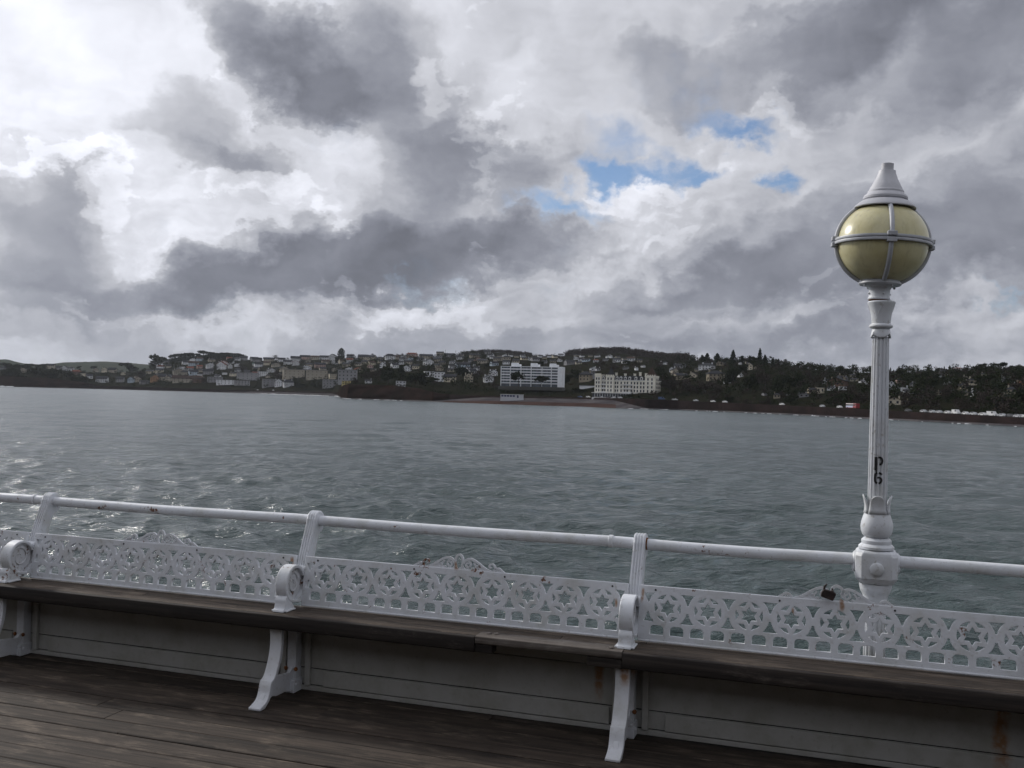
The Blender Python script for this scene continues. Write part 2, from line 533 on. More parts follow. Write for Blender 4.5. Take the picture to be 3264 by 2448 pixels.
def build_sea():
    rng = np.random.default_rng(3)
    fine = np.linspace(-34, 34, 560)
    coarse = np.concatenate([np.linspace(-180, -34, 50)[:-1], fine, np.linspace(34, 180, 50)[1:]])
    az = np.radians(coarse)
    NR = 760
    rad = 14.0 * (3200 / 14.0) ** (np.arange(NR) / (NR - 1))
    rad = np.concatenate([[3.0], rad, [9000, 25000]])
    A, Rr = np.meshgrid(az, rad)
    ya = A - YAW
    X, Y = Rr * np.sin(ya), Rr * np.cos(ya)
    step = Rr * (math.log(3200 / 14.0) / (NR - 1)) * 1.0
    Z = np.zeros_like(X)
    DX, DY = np.zeros_like(X), np.zeros_like(X)
    nw = 110
    wind = R(250)
    for k in range(nw):
        lam = .55 * (4.2 / .55) ** rng.random() if k < 80 else 5.0 * (26.0 / 5.0) ** rng.random()
        th = wind + rng.normal(0, .55)
        amp = .0115 * lam ** 0.95 * (.6 + .8 * rng.random())
        if lam > 3:
            amp *= .7
        if lam > 5:
            amp *= .62 * (5.0 / lam) ** .35
        kx, ky = math.cos(th) * 2 * math.pi / lam, math.sin(th) * 2 * math.pi / lam
        ph = rng.random() * 6.283
        att = np.clip((lam / step - 2.0) / 2.5, 0, 1)
        arg = kx * X + ky * Y + ph
        # waves come in groups
        env = .55 + .45 * np.sin(X * .06 * math.sin(th + k) + Y * .05 * math.cos(th * 2 + k) + k * 1.7)
        a = amp * att * env
        Z += a * np.cos(arg)
        DX -= .8 * a * math.cos(th) * np.sin(arg)
        DY -= .8 * a * math.sin(th) * np.sin(arg)
    V = np.stack([X + DX, Y + DY, Z + SEA], -1).reshape(-1, 3)
    nr, na = X.shape
    i, j = np.meshgrid(np.arange(nr - 1), np.arange(na - 1), indexing='ij')
    a = i * na + j
    quads = np.stack([a, a + na, a + na + 1, a + 1], -1).reshape(-1, 4)
    me = bpy.data.meshes.new('sea')
    me.vertices.add(len(V))
    me.vertices.foreach_set('co', V.astype(np.float32).ravel())
    me.loops.add(quads.size)
    me.loops.foreach_set('vertex_index', quads.ravel().astype(np.int32))
    me.polygons.add(len(quads))
    me.polygons.foreach_set('loop_start', np.arange(0, quads.size, 4, dtype=np.int32))
    me.update(calc_edges=True)
    me.materials.append(mat_sea())
    me.shade_smooth()
    link('sea', me, kind='structure')


build_sea()

# ------------------------------------------------------------------ far shore
# The shore is described by bearing (u: column of the photo, only used as a bearing) and by distance in metres.
FH, RH = Vector((-math.sin(YAW), math.cos(YAW))), Vector((math.cos(YAW), math.sin(YAW)))


def gp(u, D):
    v = (FH + RH * float((u - CW / 2) / F)) * float(D)
    return v.x, v.y


def yh(u):
    return 1220.0 + .0264 * u


def zof(u, y, D):
    return EYE + (yh(u) - y) * D / F


def kn(txt):
    a = [tuple(map(float, p.split(':'))) for p in txt.split()]
    return [p[0] for p in a], [p[1] for p in a]


def knf(txt):
    xs_, ys_ = kn(txt)
    return lambda u: float(np.interp(u, xs_, ys_))


fD0 = knf('-900:1950 0:1880 300:1880 600:1790 800:1720 950:1620 1060:1570 1078:1540 1084:1300 1090:1080 1110:1010 1250:965 1400:905 1560:845 1700:818 1860:800 2000:748 2160:740 2300:695 2500:630 2700:545 2900:490 3100:435 3264:405 3700:330 4200:260')
fBW = knf('-900:6 280:6 320:8 560:10 760:40 820:75 1060:80 1082:20 1100:6 1380:6 1420:30 1560:62 1800:60 1960:44 2020:14 2060:4 4200:4')      # beach width
fZB = knf('-900:-4.8 700:-4.6 820:-2.2 1060:-1.8 1090:-4.6 1380:-4.6 1440:-3.0 1540:-.2 1900:.9 1960:.4 2060:-4.7 4200:-4.7')                      # beach top
fZP = knf('-900:16 0:15 150:13 260:7 320:1 560:0.5 760:0 900:.5 1060:1.0 1080:1.2 1088:8.0 1100:9.5 1250:9.2 1330:7 1400:2.5 1480:1.2 1700:1.8 1900:2.2 2100:2.0 2300:1.0 2600:0 2900:-1.0 3264:-1.9 4200:-2.2')  # top of wall / cliff
fDR = knf('-900:2400 0:2450 480:2550 820:2600 1200:2350 1560:2250 1800:2150 2050:1900 2200:1550 2400:1230 2600:1180 2800:1120 3000:1020 3264:920 3700:800 4200:700')
fYS = knf('-900:1160 0:1172 130:1176 300:1186 430:1184 480:1172 560:1152 620:1146 700:1142 760:1144 820:1148 1000:1146 1200:1143 1400:1138 1480:1130 1540:1124 1600:1124 1660:1130 1720:1135 1790:1136 1830:1130 1900:1124 1980:1123 2060:1133 2150:1146 2250:1150 2350:1150 2420:1150 2500:1160 2600:1176 2680:1184 2760:1187 2850:1187 2950:1184 3050:1180 3150:1174 3264:1176 3700:1180 4200:1190')
fPW = knf('-900:30 300:30 800:40 1060:40 1090:60 1400:40 1600:26 1900:22 2100:24 2500:22 3264:22 4200:22')
# cliffs lean back, sea walls stand upright
fLEAN = knf('-900:22 200:18 320:4 560:3 900:2 1075:3 1090:9 1330:11 1420:6 1500:2 4200:1.2')


def prof(u):
    D0 = fD0(u)
    Db = D0 + fBW(u)
    Dw = Db + fLEAN(u)
    D1 = Dw + fPW(u)
    Dr = fDR(u)
    zr = zof(u, fYS(u), Dr) - 1.0
    return D0, Db, Dw, D1, Dr, fZB(u), fZP(u), zr


def ter(u, D, fine=True):
    D0, Db, Dw, D1, Dr, zb, zp, zr = prof(u)
    if D < Db:
        return SEA + (zb - SEA) * max(-1, (D - D0) / max(Db - D0, 1))
    if D < Dw:
        return zb + (zp - zb) * (D - Db) / (Dw - Db)
    if D < D1:
        return zp
    s = (D - D1) / (Dr - D1)
    if s <= 1:
        z = zp + (zr - zp) * s * (1.45 - .45 * s)
        amp = 4.0 * min(1, s * 5) * min(1, (1 - s) * 6 + .15)
    else:
        z = zr - (zr - zp) * .9 * min(1.0, (s - 1) * 1.2)
        amp = 1.0
    if fine:
        x, y = gp(u, D)
        z += amp * mn.noise((x * .006, y * .006, 3.3)) * (1.0 if D > D1 else 0)
    return z


def find(u, y):
    """distance at which the hillside on bearing u shows at height y"""
    D0, Db, Dw, D1, Dr, zb, zp, zr = prof(u)
    best, bd = 1e9, D1
    for D in np.linspace(D1 + 2, Dr, 90):
        e = abs(zof(u, y, D) - ter(u, D)) / D
        if e < best:
            best, bd = e, D
    return bd


us = np.concatenate([np.linspace(-900, 0, 40)[:-1], np.arange(0, 1070, 9), np.arange(1070, 1110, 3), np.arange(1110, 3264, 9), np.linspace(3270, 4200, 40)])


def strip(name, fdist, mats, rough=0.0, seed=0.0, urange=None, **kw):
    """sheet over all bearings; fdist(u) gives a list of (distance, height)"""
    mb = MB()
    uu = [u for u in us if urange is None or urange[0] <= u <= urange[1]]
    n = None
    for u in uu:
        row = fdist(u)
        n = len(row)
        for k, (D, z) in enumerate(row):
            x, y_ = gp(u, D)
            if rough and 0 < k < n - 1:
                q = mn.fractal((x * .035, y_ * .035, z * .11 + seed), 1.0, 2.0, 5)
                x, y_ = gp(u, D + q * rough)
                z += q * rough * .15
            mb.v.append((x, y_, z))
    for i in range(len(uu) - 1):
        for k in range(n - 1):
            a = i * n + k
            mb.f.append((a, a + n, a + n + 1, a + 1))
    mb.mi = [0] * len(mb.f)
    return mb.build(name, mats, None, smooth=45, **kw)


def mat_ground(name, c1, c2, c3, s1, s2, rough=.9):
    m, nt, b = new_mat(name)
    geo = nt.n('ShaderNodeNewGeometry')
    p = geo.outputs['Position']
    c = nt.mix(nt.ramp(nt.noise(p, s1, 5, .6), .38, .62), rgb(*c1), rgb(*c2))
    c = nt.mix(nt.ramp(nt.noise(p, s2, 5, .65), .52, .70), c, rgb(*c3))
    nt.put(b.inputs['Base Color'], c)
    b.inputs['Roughness'].default_value = rough
    b.inputs['Specular IOR Level'].default_value = 0
    return m


m_hill = mat_ground('hillside_scrub', (.010, .012, .007), (.016, .016, .010), (.024, .020, .014), .02, .11)
m_sand = mat_ground('red_sand', (.050, .033, .029), (.066, .042, .036), (.042, .031, .029), .03, .3)
m_peb = mat_ground('shingle', (.055, .051, .055), (.095, .088, .09), (.045, .041, .044), .05, .5)
m_wall = mat_ground('red_sea_wall', (.018, .014, .013), (.028, .020, .019), (.013, .011, .011), .06, .4)
m_cliff = mat_ground('red_cliff', (.014, .010, .008), (.026, .016, .013), (.010, .010, .007), .05, .16)
m_prom = mat_ground('promenade_asphalt', (.035, .034, .034), (.05, .048, .047), (.03, .029, .028), .02, .2)
m_lawn = mat_plain('lawn', (.055, .085, .025), .9, .25, .05)


def beach_row(u):
    D0, Db, Dw, D1, Dr, zb, zp, zr = prof(u)
    return [(D0 - 14, SEA - 1.2)] + [(D0 + (Db - D0) * t, SEA - .15 + (zb - SEA + .15) * t ** .8) for t in (0, .2, .4, .6, .8, 1)] + [(Db + .8, zb)]


def wall_row(u):
    D0, Db, Dw, D1, Dr, zb, zp, zr = prof(u)
    return [(Db - .2, zb - 1.0)] + [(Db + (Dw - Db) * t ** 1.3, zb + (zp - zb) * t) for t in (0, .15, .3, .45, .6, .75, .88, 1)] + [(Dw + .6, zp + .06)]


def prom_row(u):
    D0, Db, Dw, D1, Dr, zb, zp, zr = prof(u)
    return [(Dw + .5, zp), (Dw + (D1 - Dw) * .5, zp), (D1 + 3, zp + .02)]


def hill_row(u):
    D0, Db, Dw, D1, Dr, zb, zp, zr = prof(u)
    return [(D1, zp - .05)] + [(D, ter(u, D)) for D in [D1 + (Dr - D1) * (i / 44) ** 1.15 for i in range(1, 45)]] + [(Dr * k, ter(u, Dr * k)) for k in (1.05, 1.15, 1.35, 1.6)]


strip('beach', beach_row, m_peb, kind='structure')
strip('sand', lambda u: [(D + (0 if i else -2), z + .05) for i, (D, z) in enumerate(beach_row(u)[1:4])], m_sand, urange=(1415, 1965), kind='structure')
strip('cliff', wall_row, m_cliff, rough=4.5, urange=(1070, 1440), kind='structure')
strip('cliff', wall_row, m_cliff, rough=5.0, seed=9, urange=(-900, 310), kind='structure')
strip('sea_wall', wall_row, m_wall, urange=(300, 1072), label='long grey-brown sea wall along the far bay left of the red headland', category='sea wall')
strip('sea_wall', wall_row, m_wall, urange=(1432, 4200), label='long red stone sea wall under the hotel and the parked cars', category='sea wall')
strip('promenade', prom_row, m_prom, kind='structure')
strip('hillside', hill_row, m_hill, kind='structure')
# far inland hills beyond the left bay
far = knf('-900:1140 -100:1150 20:1145 70:1158 140:1163 200:1155 330:1152 400:1156 470:1162 520:1170 700:1180 900:1190')
strip('hills', lambda u: [(4300, 0), (4500, zof(u, far(u) + 12, 4500)), (4800, zof(u, far(u) + 1.2 * mn.noise((u * .08, 1, 1)), 4800)), (5300, 20)],
      mat_ground('far_hill', (.030, .040, .024), (.048, .052, .036), (.028, .034, .022), .004, .02), urange=(-900, 900), kind='structure')

# ---- things on the shore --------------------------------------------------
PAL = {'white': (.60, .61, .63), 'cream': (.52, .47, .37), 'beige': (.34, .31, .255), 'grey': (.26, .26, .27), 'pale blue': (.42, .49, .56),
       'yellow': (.46, .38, .17), 'stone': (.27, .235, .18), 'brown': (.13, .085, .065), 'orange': (.34, .20, .11), 'pink': (.40, .29, .26)}
ROOF = {'slate': (.034, .036, .042), 'red tiled': (.16, .055, .038), 'brown tiled': (.055, .037, .030), 'flat grey': (.15, .15, .155), 'green': (.07, .13, .11), 'flat white': (.66, .66, .65)}
glassm = mat_plain('window_glass', (.022, .026, .033), .12, .2, 2)
trimm = mat_plain('white_trim', (.62, .62, .61), .6, .06)
MESH = {}


def wallm(c):
    return mat_plain('render_' + c.replace(' ', '_'), PAL[c], .85, .24, .35, spec=.1)


def roofm(c):
    return mat_plain('roof_' + c.replace(' ', '_'), ROOF[c], .8, .18, .8, spec=.08)


def unit(key, fn):
    if key not in MESH:
        MESH[key] = fn()
    return MESH[key]


def house_parts(shape, wc, rc):
    """unit house: 1 wide (x), 1 deep (y), walls 1 high; front is -y"""
    g = .55
    if shape == 'gable':       # gable end to the front
        wall = unit(('w', shape, wc), lambda: MB().prism([(-.5, -.4), (.5, -.4), (.5, 1), (0, 1 + g), (-.5, 1)], -.5, .5, 'Y').mesh('wall', wallm(wc)))
        roof = unit(('r', shape, rc), lambda: MB().prism([(-.58, .92), (-.58, 1.02), (0, 1.09 + g), (.58, 1.02), (.58, .92), (0, 1.0 + g)], -.56, .56, 'Y').mesh('roof', roofm(rc)))
    elif shape == 'long':      # ridge parallel to the front
        wall = unit(('w', shape, wc), lambda: MB().prism([(-.5, -.4), (.5, -.4), (.5, 1), (0, 1 + g), (-.5, 1)], -.5, .5, 'X').mesh('wall', wallm(wc)))
        roof = unit(('r', shape, rc), lambda: MB().prism([(-.58, .92), (-.58, 1.02), (0, 1.09 + g), (.58, 1.02), (.58, .92), (0, 1.0 + g)], -.54, .54, 'X').mesh('roof', roofm(rc)))
    elif shape == 'hipped':
        wall = unit(('w', shape, wc), lambda: MB().box(-.5, .5, -.5, .5, -.4, 1).mesh('wall', wallm(wc)))
        roof = unit(('r', shape, rc), lambda: MB().add([(-.57, -.57, .98), (.57, -.57, .98), (.57, .57, .98), (-.57, .57, .98), (-.57, -.57, 1.04), (.57, -.57, 1.04), (.57, .57, 1.04), (-.57, .57, 1.04), (-.22, 0, 1 + g), (.22, 0, 1 + g)],
                    [(3, 2, 1, 0), (0, 1, 5, 4), (1, 2, 6, 5), (2, 3, 7, 6), (3, 0, 4, 7), (4, 5, 9, 8), (5, 6, 9), (6, 7, 8, 9), (7, 4, 8)]).mesh('roof', roofm(rc)))
    else:                      # flat
        wall = unit(('w', shape, wc), lambda: MB().box(-.5, .5, -.5, .5, -.4, 1).mesh('wall', wallm(wc)))
        roof = unit(('r', shape, rc), lambda: MB().box(-.52, .52, -.52, .52, 1.0, 1.06).mesh('roof', roofm(rc)))
    return wall, roof


def window_mesh():
    return unit('win', lambda: MB().box(-.5, .5, -.06, .02, 0, 1).mesh('window', glassm))


def win_white():
    return unit('winsill', lambda: MB().box(-.58, .58, -.10, .02, -.10, -.02).mesh('sill', trimm))


HOUSES = []      # (object, u, y, colour, shape, roof) for the labels
PXR = CW / 1024.0


def house(u, y, wpx, hpx, wc='white', shape='gable', rc='slate', rot=None, storeys=None, D=None, depth=None, label=None, chim=True, back=0.0):
    """u, y: bearing and height of the base; wpx, hpx: breadth and total height as seen from the pier"""
    D = D or find(u, y)
    k = D / F
    W_, H_ = wpx * k, hpx * k
    x, yy = gp(u, D + back)
    face = math.atan2(x, yy) * -1
    rz = face + (random.uniform(-.45, .45) if rot is None else rot)
    z = zof(u, y, D)
    wall, roof = house_parts(shape, wc, rc)
    eav = H_ / (1.55 if shape in ('gable', 'long', 'hipped') else 1.06)
    dp = depth or max(6.0, min(W_ * .8, 11.0))
    e = empty('house' if wpx < 36 else 'villa', (x, yy, z), rz)
    sc = (W_, dp, eav) if shape != 'long' else (W_, dp, eav)
    link('wall', wall, e, scale=sc)
    link('roof', roof, e, scale=sc)
    wm, sm_ = window_mesh(), win_white()
    nst = storeys or max(1, min(3, round(eav / 2.9)))
    ncol = max(2, min(5, round(W_ / 3.4)))
    if hpx >= 9:
        for r_ in range(nst):
            for c_ in range(ncol):
                ww, wh = min(1.25, W_ / ncol * .42), min(1.5, eav / nst * .5)
                o = link('window', wm, e, loc=((-.5 + (c_ + .5) / ncol) * W_, -dp / 2, eav * (r_ + .32) / nst), scale=(ww, 1, wh))
    if shape == 'gable' and hpx > 22:
        link('window', wm, e, loc=(0, -dp / 2, eav * 1.08), scale=(.9, 1, 1.1))
    if chim and shape != 'flat' and hpx > 8:
        cm = unit(('chim', wc), lambda: MB().box(-.5, .5, -.5, .5, 0, 1).box(-.56, .56, -.56, .56, 1.0, 1.08).mesh('chimney', wallm(wc if wc in ('white', 'cream', 'beige', 'grey') else 'stone')))
        for sx in ([-1, 1] if wpx > 26 else [random.choice((-1, 1))]):
            link('chimney', cm, e, loc=(sx * W_ * .36, dp * .12, eav * 1.12), scale=(W_ * .07 + .4, .9, eav * .34 + 1.0))
    e['category'] = 'house'
    if label:
        e['label'] = label
    else:
        HOUSES.append((e, u, y, wc, shape, rc))
    return e


Z1, Z2 = (0, 1050, 820 / 2212), (800, 1050, 820 / 2212)
Z3, Z4, Z5 = (1560, 1050, 600 / 2212), (2100, 1080, 600 / 2212), (2664, 1100, 600 / 2212)
WCS = {'w': 'white', 'c': 'cream', 'b': 'beige', 'g': 'grey', 'p': 'pale blue', 'y': 'yellow', 's': 'stone', 'n': 'brown', 'o': 'orange', 'k': 'pink'}
SHS = {'g': 'gable', 'l': 'long', 'h': 'hipped', 'f': 'flat'}
RCS = {'s': 'slate', 'r': 'red tiled', 'b': 'brown tiled', 'f': 'flat grey', 'e': 'green', 'w': 'flat white'}
# zoomed survey of the shore: x, y of the base, width, height, colour + shape + roof
LIST = {Z1: """20,350,50,30,gls 200,370,50,40,bgs 555,348,46,34,wgs 655,390,76,42,nhr 715,402,44,24,cff 895,362,44,34,cgs 965,374,64,44,bls 880,455,96,50,wls 1035,452,62,44,gls 1130,458,52,50,pgs
 1180,452,54,44,bgb 1330,452,66,60,ogb 1400,440,64,56,bls 1455,446,52,44,bgs 1575,458,170,60,blb 1705,456,90,60,nhb 1850,452,124,44,gff 1940,472,150,40,wff 2080,478,130,40,gff 2130,432,180,62,gff
 1660,312,84,38,plb 1802,332,64,44,wgs 1902,342,72,64,wgr 1975,336,34,40,wgs 1440,292,84,34,gls 1530,278,64,30,bls 1590,302,54,32,wls 1650,272,44,24,wgs 1370,372,64,36,cls 1530,388,84,50,bgs
 1660,392,74,46,pls 1790,388,84,48,gls 1930,388,42,18,wff 2090,264,64,34,gls 2180,272,64,34,bls 2190,312,44,24,gle 1060,392,34,26,cgs 1290,378,64,28,cls 430,330,70,34,bls 770,420,50,34,wls 1240,470,70,30,gls
 490,345,52,30,gls 820,360,40,28,bgs 610,350,40,26,wls""",
        Z2: """40,278,92,36,gls 150,278,92,36,bls 255,278,64,34,wls 60,320,70,34,wls 210,322,70,34,bgs 310,300,70,36,wls 365,420,180,78,bff 565,428,180,80,bff 700,440,60,60,cff 830,442,160,96,gff 180,490,160,64,gff 238,492,64,66,wgs 322,494,84,62,whs
 690,502,140,74,gff 820,478,72,36,yff 1290,492,84,50,wff 1530,402,90,42,wff 1620,444,84,80,wff 1710,446,104,60,cls 1870,452,74,74,cgs 2040,452,76,60,wgs 2082,402,62,56,wgs
 1815,334,116,48,pls 1520,308,74,52,wgs 1190,262,84,52,whs 1380,234,96,34,khr 960,264,84,46,bls 700,264,64,50,wgs 640,264,104,38,wls 545,260,86,36,bhb 460,256,84,34,kls 380,276,84,44,wls 850,245,60,30,gls
 1030,262,70,40,cls 590,330,90,44,kls 480,350,70,40,wgs 720,300,60,36,wgs 380,310,60,40,wgr 1350,300,60,36,bls 1340,360,64,50,wgs 1420,340,60,40,cls 1230,330,60,40,wls 1130,330,44,50,wgs 1500,250,110,36,bls 1600,280,80,40,bls
 1700,240,90,34,gls 1790,260,60,34,wls 1920,240,90,30,bls 1990,290,80,36,bls 2050,240,60,30,wls 2120,270,70,34,bls 1900,380,60,40,gls 2190,300,60,36,wls 920,370,60,40,bgr 1010,460,60,30,wls 100,400,80,40,wff 30,430,90,46,wff
 1620,215,60,24,bls 1300,270,60,30,wls 1450,270,60,30,gls 1110,290,50,30,bls 820,320,60,34,bls 280,360,70,40,bgs 170,370,60,36,wgs""",
        Z3: """30,345,60,30,wls 110,325,60,26,bls 170,322,50,30,wgs 240,320,50,26,wls 310,330,50,28,bls 400,360,80,34,cls 470,365,44,36,wgs 530,370,90,44,gls 590,330,60,30,wls 640,345,50,30,bls 690,330,60,30,wls 760,335,60,34,cls 830,312,60,26,wls 640,395,60,30,gls 740,390,70,34,bls
 935,412,110,50,gls 1012,356,54,36,wgs 1075,372,64,34,wls 1130,378,84,34,pls 1010,318,60,22,bls 1080,325,50,22,wls 1180,322,50,22,bls 1260,326,60,24,wls 1380,336,34,30,wgs 1420,336,26,34,wgs 1500,340,50,24,bls 1360,370,64,30,gls 1580,360,60,26,bls 1040,410,70,34,bls
 1217,490,74,50,wgs 1272,488,54,38,whs 1130,606,130,112,shs 1205,586,90,84,ggs 1150,692,180,32,wff 2032,412,62,30,whs 1722,475,34,32,wgs 1800,444,36,26,wgs 2150,506,60,64,wgs 40,540,90,64,wgs 10,620,50,70,wgs 2170,560,70,60,bgb 1600,470,60,30,gls""",
        Z4: """45,302,84,32,wls 240,344,134,48,gls 180,404,74,54,bgs 250,474,150,66,sls 400,456,84,60,cgs 560,362,160,76,whs 720,314,84,46,sgs 660,486,180,112,shs 740,488,60,60,sgs 855,464,54,56,wgs 955,446,44,34,wgs 800,526,64,50,whs 1045,366,84,86,cgs
 1390,694,74,56,shs 1245,664,44,26,gls 1695,684,114,46,ggs 1900,634,84,62,cff 2160,604,84,44,wff 2100,560,200,100,ngs 1962,536,44,64,wgs 440,380,40,34,bls 950,300,30,26,wgs 1130,350,30,24,bgs 1520,660,50,24,gls 1810,640,110,60,sls
 2150,450,60,30,cls 2030,600,80,40,wls 190,440,60,50,bgs""",
        Z5: """655,536,92,116,wgs 755,444,84,44,kls 785,546,134,56,wgs 850,576,104,54,wls 690,706,150,92,cgb 905,366,44,48,wgs 1340,456,134,64,gls 1625,470,124,84,chs 1530,420,64,56,bgs 1705,424,94,50,gls 1500,524,84,76,sgs 1640,610,74,84,wgs
 1922,446,64,56,wgs 1962,360,64,32,whs 2012,424,104,36,gls 2062,576,84,86,chs 2052,494,124,44,whr 2172,464,84,34,ohr 1430,294,84,30,whr 1532,296,74,36,whs 1270,344,104,44,gls 1850,446,60,22,wff 220,334,44,28,wgs 200,372,60,30,bls 220,424,80,34,bls
 70,420,120,50,gls 370,466,40,30,wgs 630,330,40,20,wls 680,328,40,20,bls 1160,444,44,20,wff 1210,380,50,30,wls 1290,410,44,50,wls 1385,580,60,60,shs 1520,596,60,60,shs 1740,360,60,30,bls 2000,640,60,60,sgs 2190,290,60,40,bls 820,690,50,40,sgs
 920,480,60,40,gls 1220,580,40,34,sgs 310,440,60,34,wgs"""}
for (x0, y0, k), txt in LIST.items():
    for it in txt.split():
        a = it.split(',')
        u, y = x0 + float(a[0]) * k, y0 + float(a[1]) * k
        if u > 3290:
            continue
        big = a[4][1] == 'f'
        house(u, y, float(a[2]) * k, float(a[3]) * k, WCS[a[4][0]], SHS[a[4][1]], RCS[a[4][2]], rot=random.uniform(-.2, .2) if big else None, depth=12 if big and float(a[2]) > 100 else None)
# rows of smaller houses filling the town on the hill
TAKEN = [(h[1], h[2]) for h in HOUSES]
for i in range(420):
    if len(HOUSES) > 292:
        break
    u = random.uniform(500, 2080)
    ysk = fYS(u)
    lo = ysk + (4 if u < 1790 else 24)
    hi = 1206 if u < 1100 else (1188 if u < 1580 else 1158)
    if hi <= lo:
        continue
    y = lo + (hi - lo) * random.random() ** 1.25
    if any(abs(u - a) < 19 and abs(y - b) < 9 for a, b in TAKEN):
        continue
    TAKEN.append((u, y))
    sz = random.uniform(.8, 1.25)
    wc = random.choices(['white', 'cream', 'beige', 'grey', 'pink', 'pale blue'], [6, 3, 4, 4, 1, 1])[0]
    house(u, y, 19 * sz, 11 * sz, wc, random.choice(['gable', 'long', 'long', 'hipped']), random.choices(['slate', 'brown tiled', 'red tiled'], [8, 3, 1])[0])


def zone(u):
    for lim, t in ((490, 'on far left point'), (1085, 'left of red headland'), (1585, 'above red headland'), (1805, 'by white balconied block'),
                   (2110, 'by turreted hotel'), (2770, 'between hotel and lamp post'), (9999, 'right of lamp post')):
        if u < lim:
            return t


def tier(u, y):
    f_ = (y - fYS(u)) / max(20, (yh(u) - 6 - fYS(u)))
    return 'near skyline' if f_ < .22 else ('halfway up' if f_ < .6 else 'low down')


ORD = ['first', 'second', 'third', 'fourth', 'fifth', 'sixth', 'seventh', 'eighth', 'ninth', 'tenth', 'eleventh', 'twelfth', 'thirteenth', 'fourteenth', 'fifteenth', 'sixteenth', 'seventeenth', 'eighteenth', 'nineteenth', 'twentieth']


def label_all(items, fmt):
    """items: (object, u, y, key words) -> labels that rank look-alikes of a zone from left to right"""
    groups = {}
    for it in items:
        groups.setdefault((it[3], tier(it[1], it[2]), zone(it[1])), []).append(it)
    for (key, ti, zo), l in groups.items():
        l.sort(key=lambda q: q[1])
        for i, it in enumerate(l):
            o_ = '' if len(l) == 1 else (ORD[i] + ' from left, ' if i < len(ORD) else 'number %d from left, ' % (i + 1))
            it[0]['label'] = fmt(key, o_, ti, zo)


SHN = {'gable': 'gabled', 'long': 'long', 'hipped': 'hipped', 'flat': 'flat-roofed'}
label_all([(e, u, y, (wc, shape, rc)) for e, u, y, wc, shape, rc in HOUSES],
          lambda k, o_, ti, zo: ('%s %s house%s, %s%s %s' % (k[0], SHN[k[1]], '' if k[1] == 'flat' else ', ' + k[2] + ' roof', o_, ti, zo)))
for e, *_ in HOUSES:
    e['group'] = 'houses on the far hillside'
    e.name = 'house'

# ---- the white balconied block of flats
def local(u, y, D, rz=0.0):
    x, yy = gp(u, D)
    return (x, yy, zof(u, y, D)), -math.atan2(x, yy) + rz


blk_w = mat_plain('block_white', (.78, .80, .83), .7, .06, .3)
blk_g = mat_plain('block_glazing', (.075, .095, .12), .15, .35, .25)
loc, rz = local(1692, 1224, 950, R(-14))
blk = empty('apartment_block', loc, rz, label='long white six-storey apartment block with strip balconies and three roof boxes', category='apartment block')
kx = 950 / F
Wb, Hb = 196 * kx * 1.02, 17.0
MB().box(-Wb / 2, Wb / 2 - 4, 1.6, 12, -4, Hb - .3).build('glazed_wall', blk_g, blk)
for i in range(7):
    z = Hb - i * 2.72
    MB().box(-Wb / 2 - .3, Wb / 2 - 4, -.2, 12.1, z - .55, z).build('balcony_slab', blk_w, blk)
    if i:
        MB().box(-Wb / 2 - .3, Wb / 2 - 4, -.25, -.1, z + .01, z + .62).build('balcony_rail', blk_w if i % 2 else mat_plain('block_panel', (.50, .54, .58), .4), blk)
for t in (-.5, -.345, -.17, 0, .175, .33):
    MB().box(t * Wb - .22, t * Wb + .22, -.3, 1.7, -3, Hb - .56).build('fin_wall', blk_w, blk)
for i in range(6):
    for t in np.arange(-.46, .42, .055):
        if abs(((t + .5) * 17.3) % 1) < .75:
            MB().box(t * Wb - .06, t * Wb + .06, 1.48, 1.58, Hb - 2.7 - i * 2.72, Hb - .6 - i * 2.72).build('mullion', blk_w, blk)
MB().box(Wb / 2 - 4, Wb / 2 + .3, -.6, 13, -4, Hb + .2).build('end_wall', blk_w, blk)
for a, b_ in ((-.34, -.20), (-.02, .11), (.29, .42)):
    MB().box(a * Wb, b_ * Wb, 2, 9, Hb, Hb + 2.2).box(a * Wb, (a + (b_ - a) * .7) * Wb, 2.5, 8.5, Hb + 2.2, Hb + 3.4).build('roof_box', blk_w, blk)
MB().box(-Wb / 2 - 2, Wb / 2 + 1, -1.5, 13, -6, -2.6).build('plinth', mat_plain('plinth_dark', (.06, .06, .055), .9), blk)

# ---- the turreted hotel
hw = mat_plain('hotel_cream', (.74, .71, .62), .8, .06, .25)
hr = roofm('slate')
DH = 832
loc, rz = local(1992, 1268, DH, R(-20))
hot = empty('hotel', loc, rz, label='cream Victorian seafront hotel with pointed turrets, mansard roof and glazed veranda', category='hotel')
LH = 53.0
z4 = [0, 4.2, 7.5, 10.8, 14.1]
eave = 14.6
MB().box(-LH / 2, LH / 2, 0, 16, -5, eave).build('main_wall', hw, hot)
MB().box(-LH / 2 - .4, LH / 2 + .4, -.4, 16.4, eave, eave + .55).build('cornice', trimm, hot)
MB().add([(-LH / 2, .2, eave + .56), (LH / 2, .2, eave + .56), (LH / 2, 15.8, eave + .56), (-LH / 2, 15.8, eave + .56), (-LH / 2 + .6, 2.0, eave + 4.2), (LH / 2 - .6, 2.0, eave + 4.2), (LH / 2 - .6, 14, eave + 4.2), (-LH / 2 + .6, 14, eave + 4.2)],
         [(3, 2, 1, 0), (4, 5, 6, 7), (0, 1, 5, 4), (1, 2, 6, 5), (2, 3, 7, 6), (3, 0, 4, 7)]).build('mansard_roof', hr, hot)
wmesh = MB().box(-.5, .5, -.06, .02, 0, 1).mesh('hotel_window', glassm)
smesh = MB().box(-.62, .62, -.22, .02, -.16, -.02).mesh('window_sill', trimm)
hmesh = MB().box(-.62, .62, -.16, .02, 1.02, 1.14).mesh('window_hood', trimm)


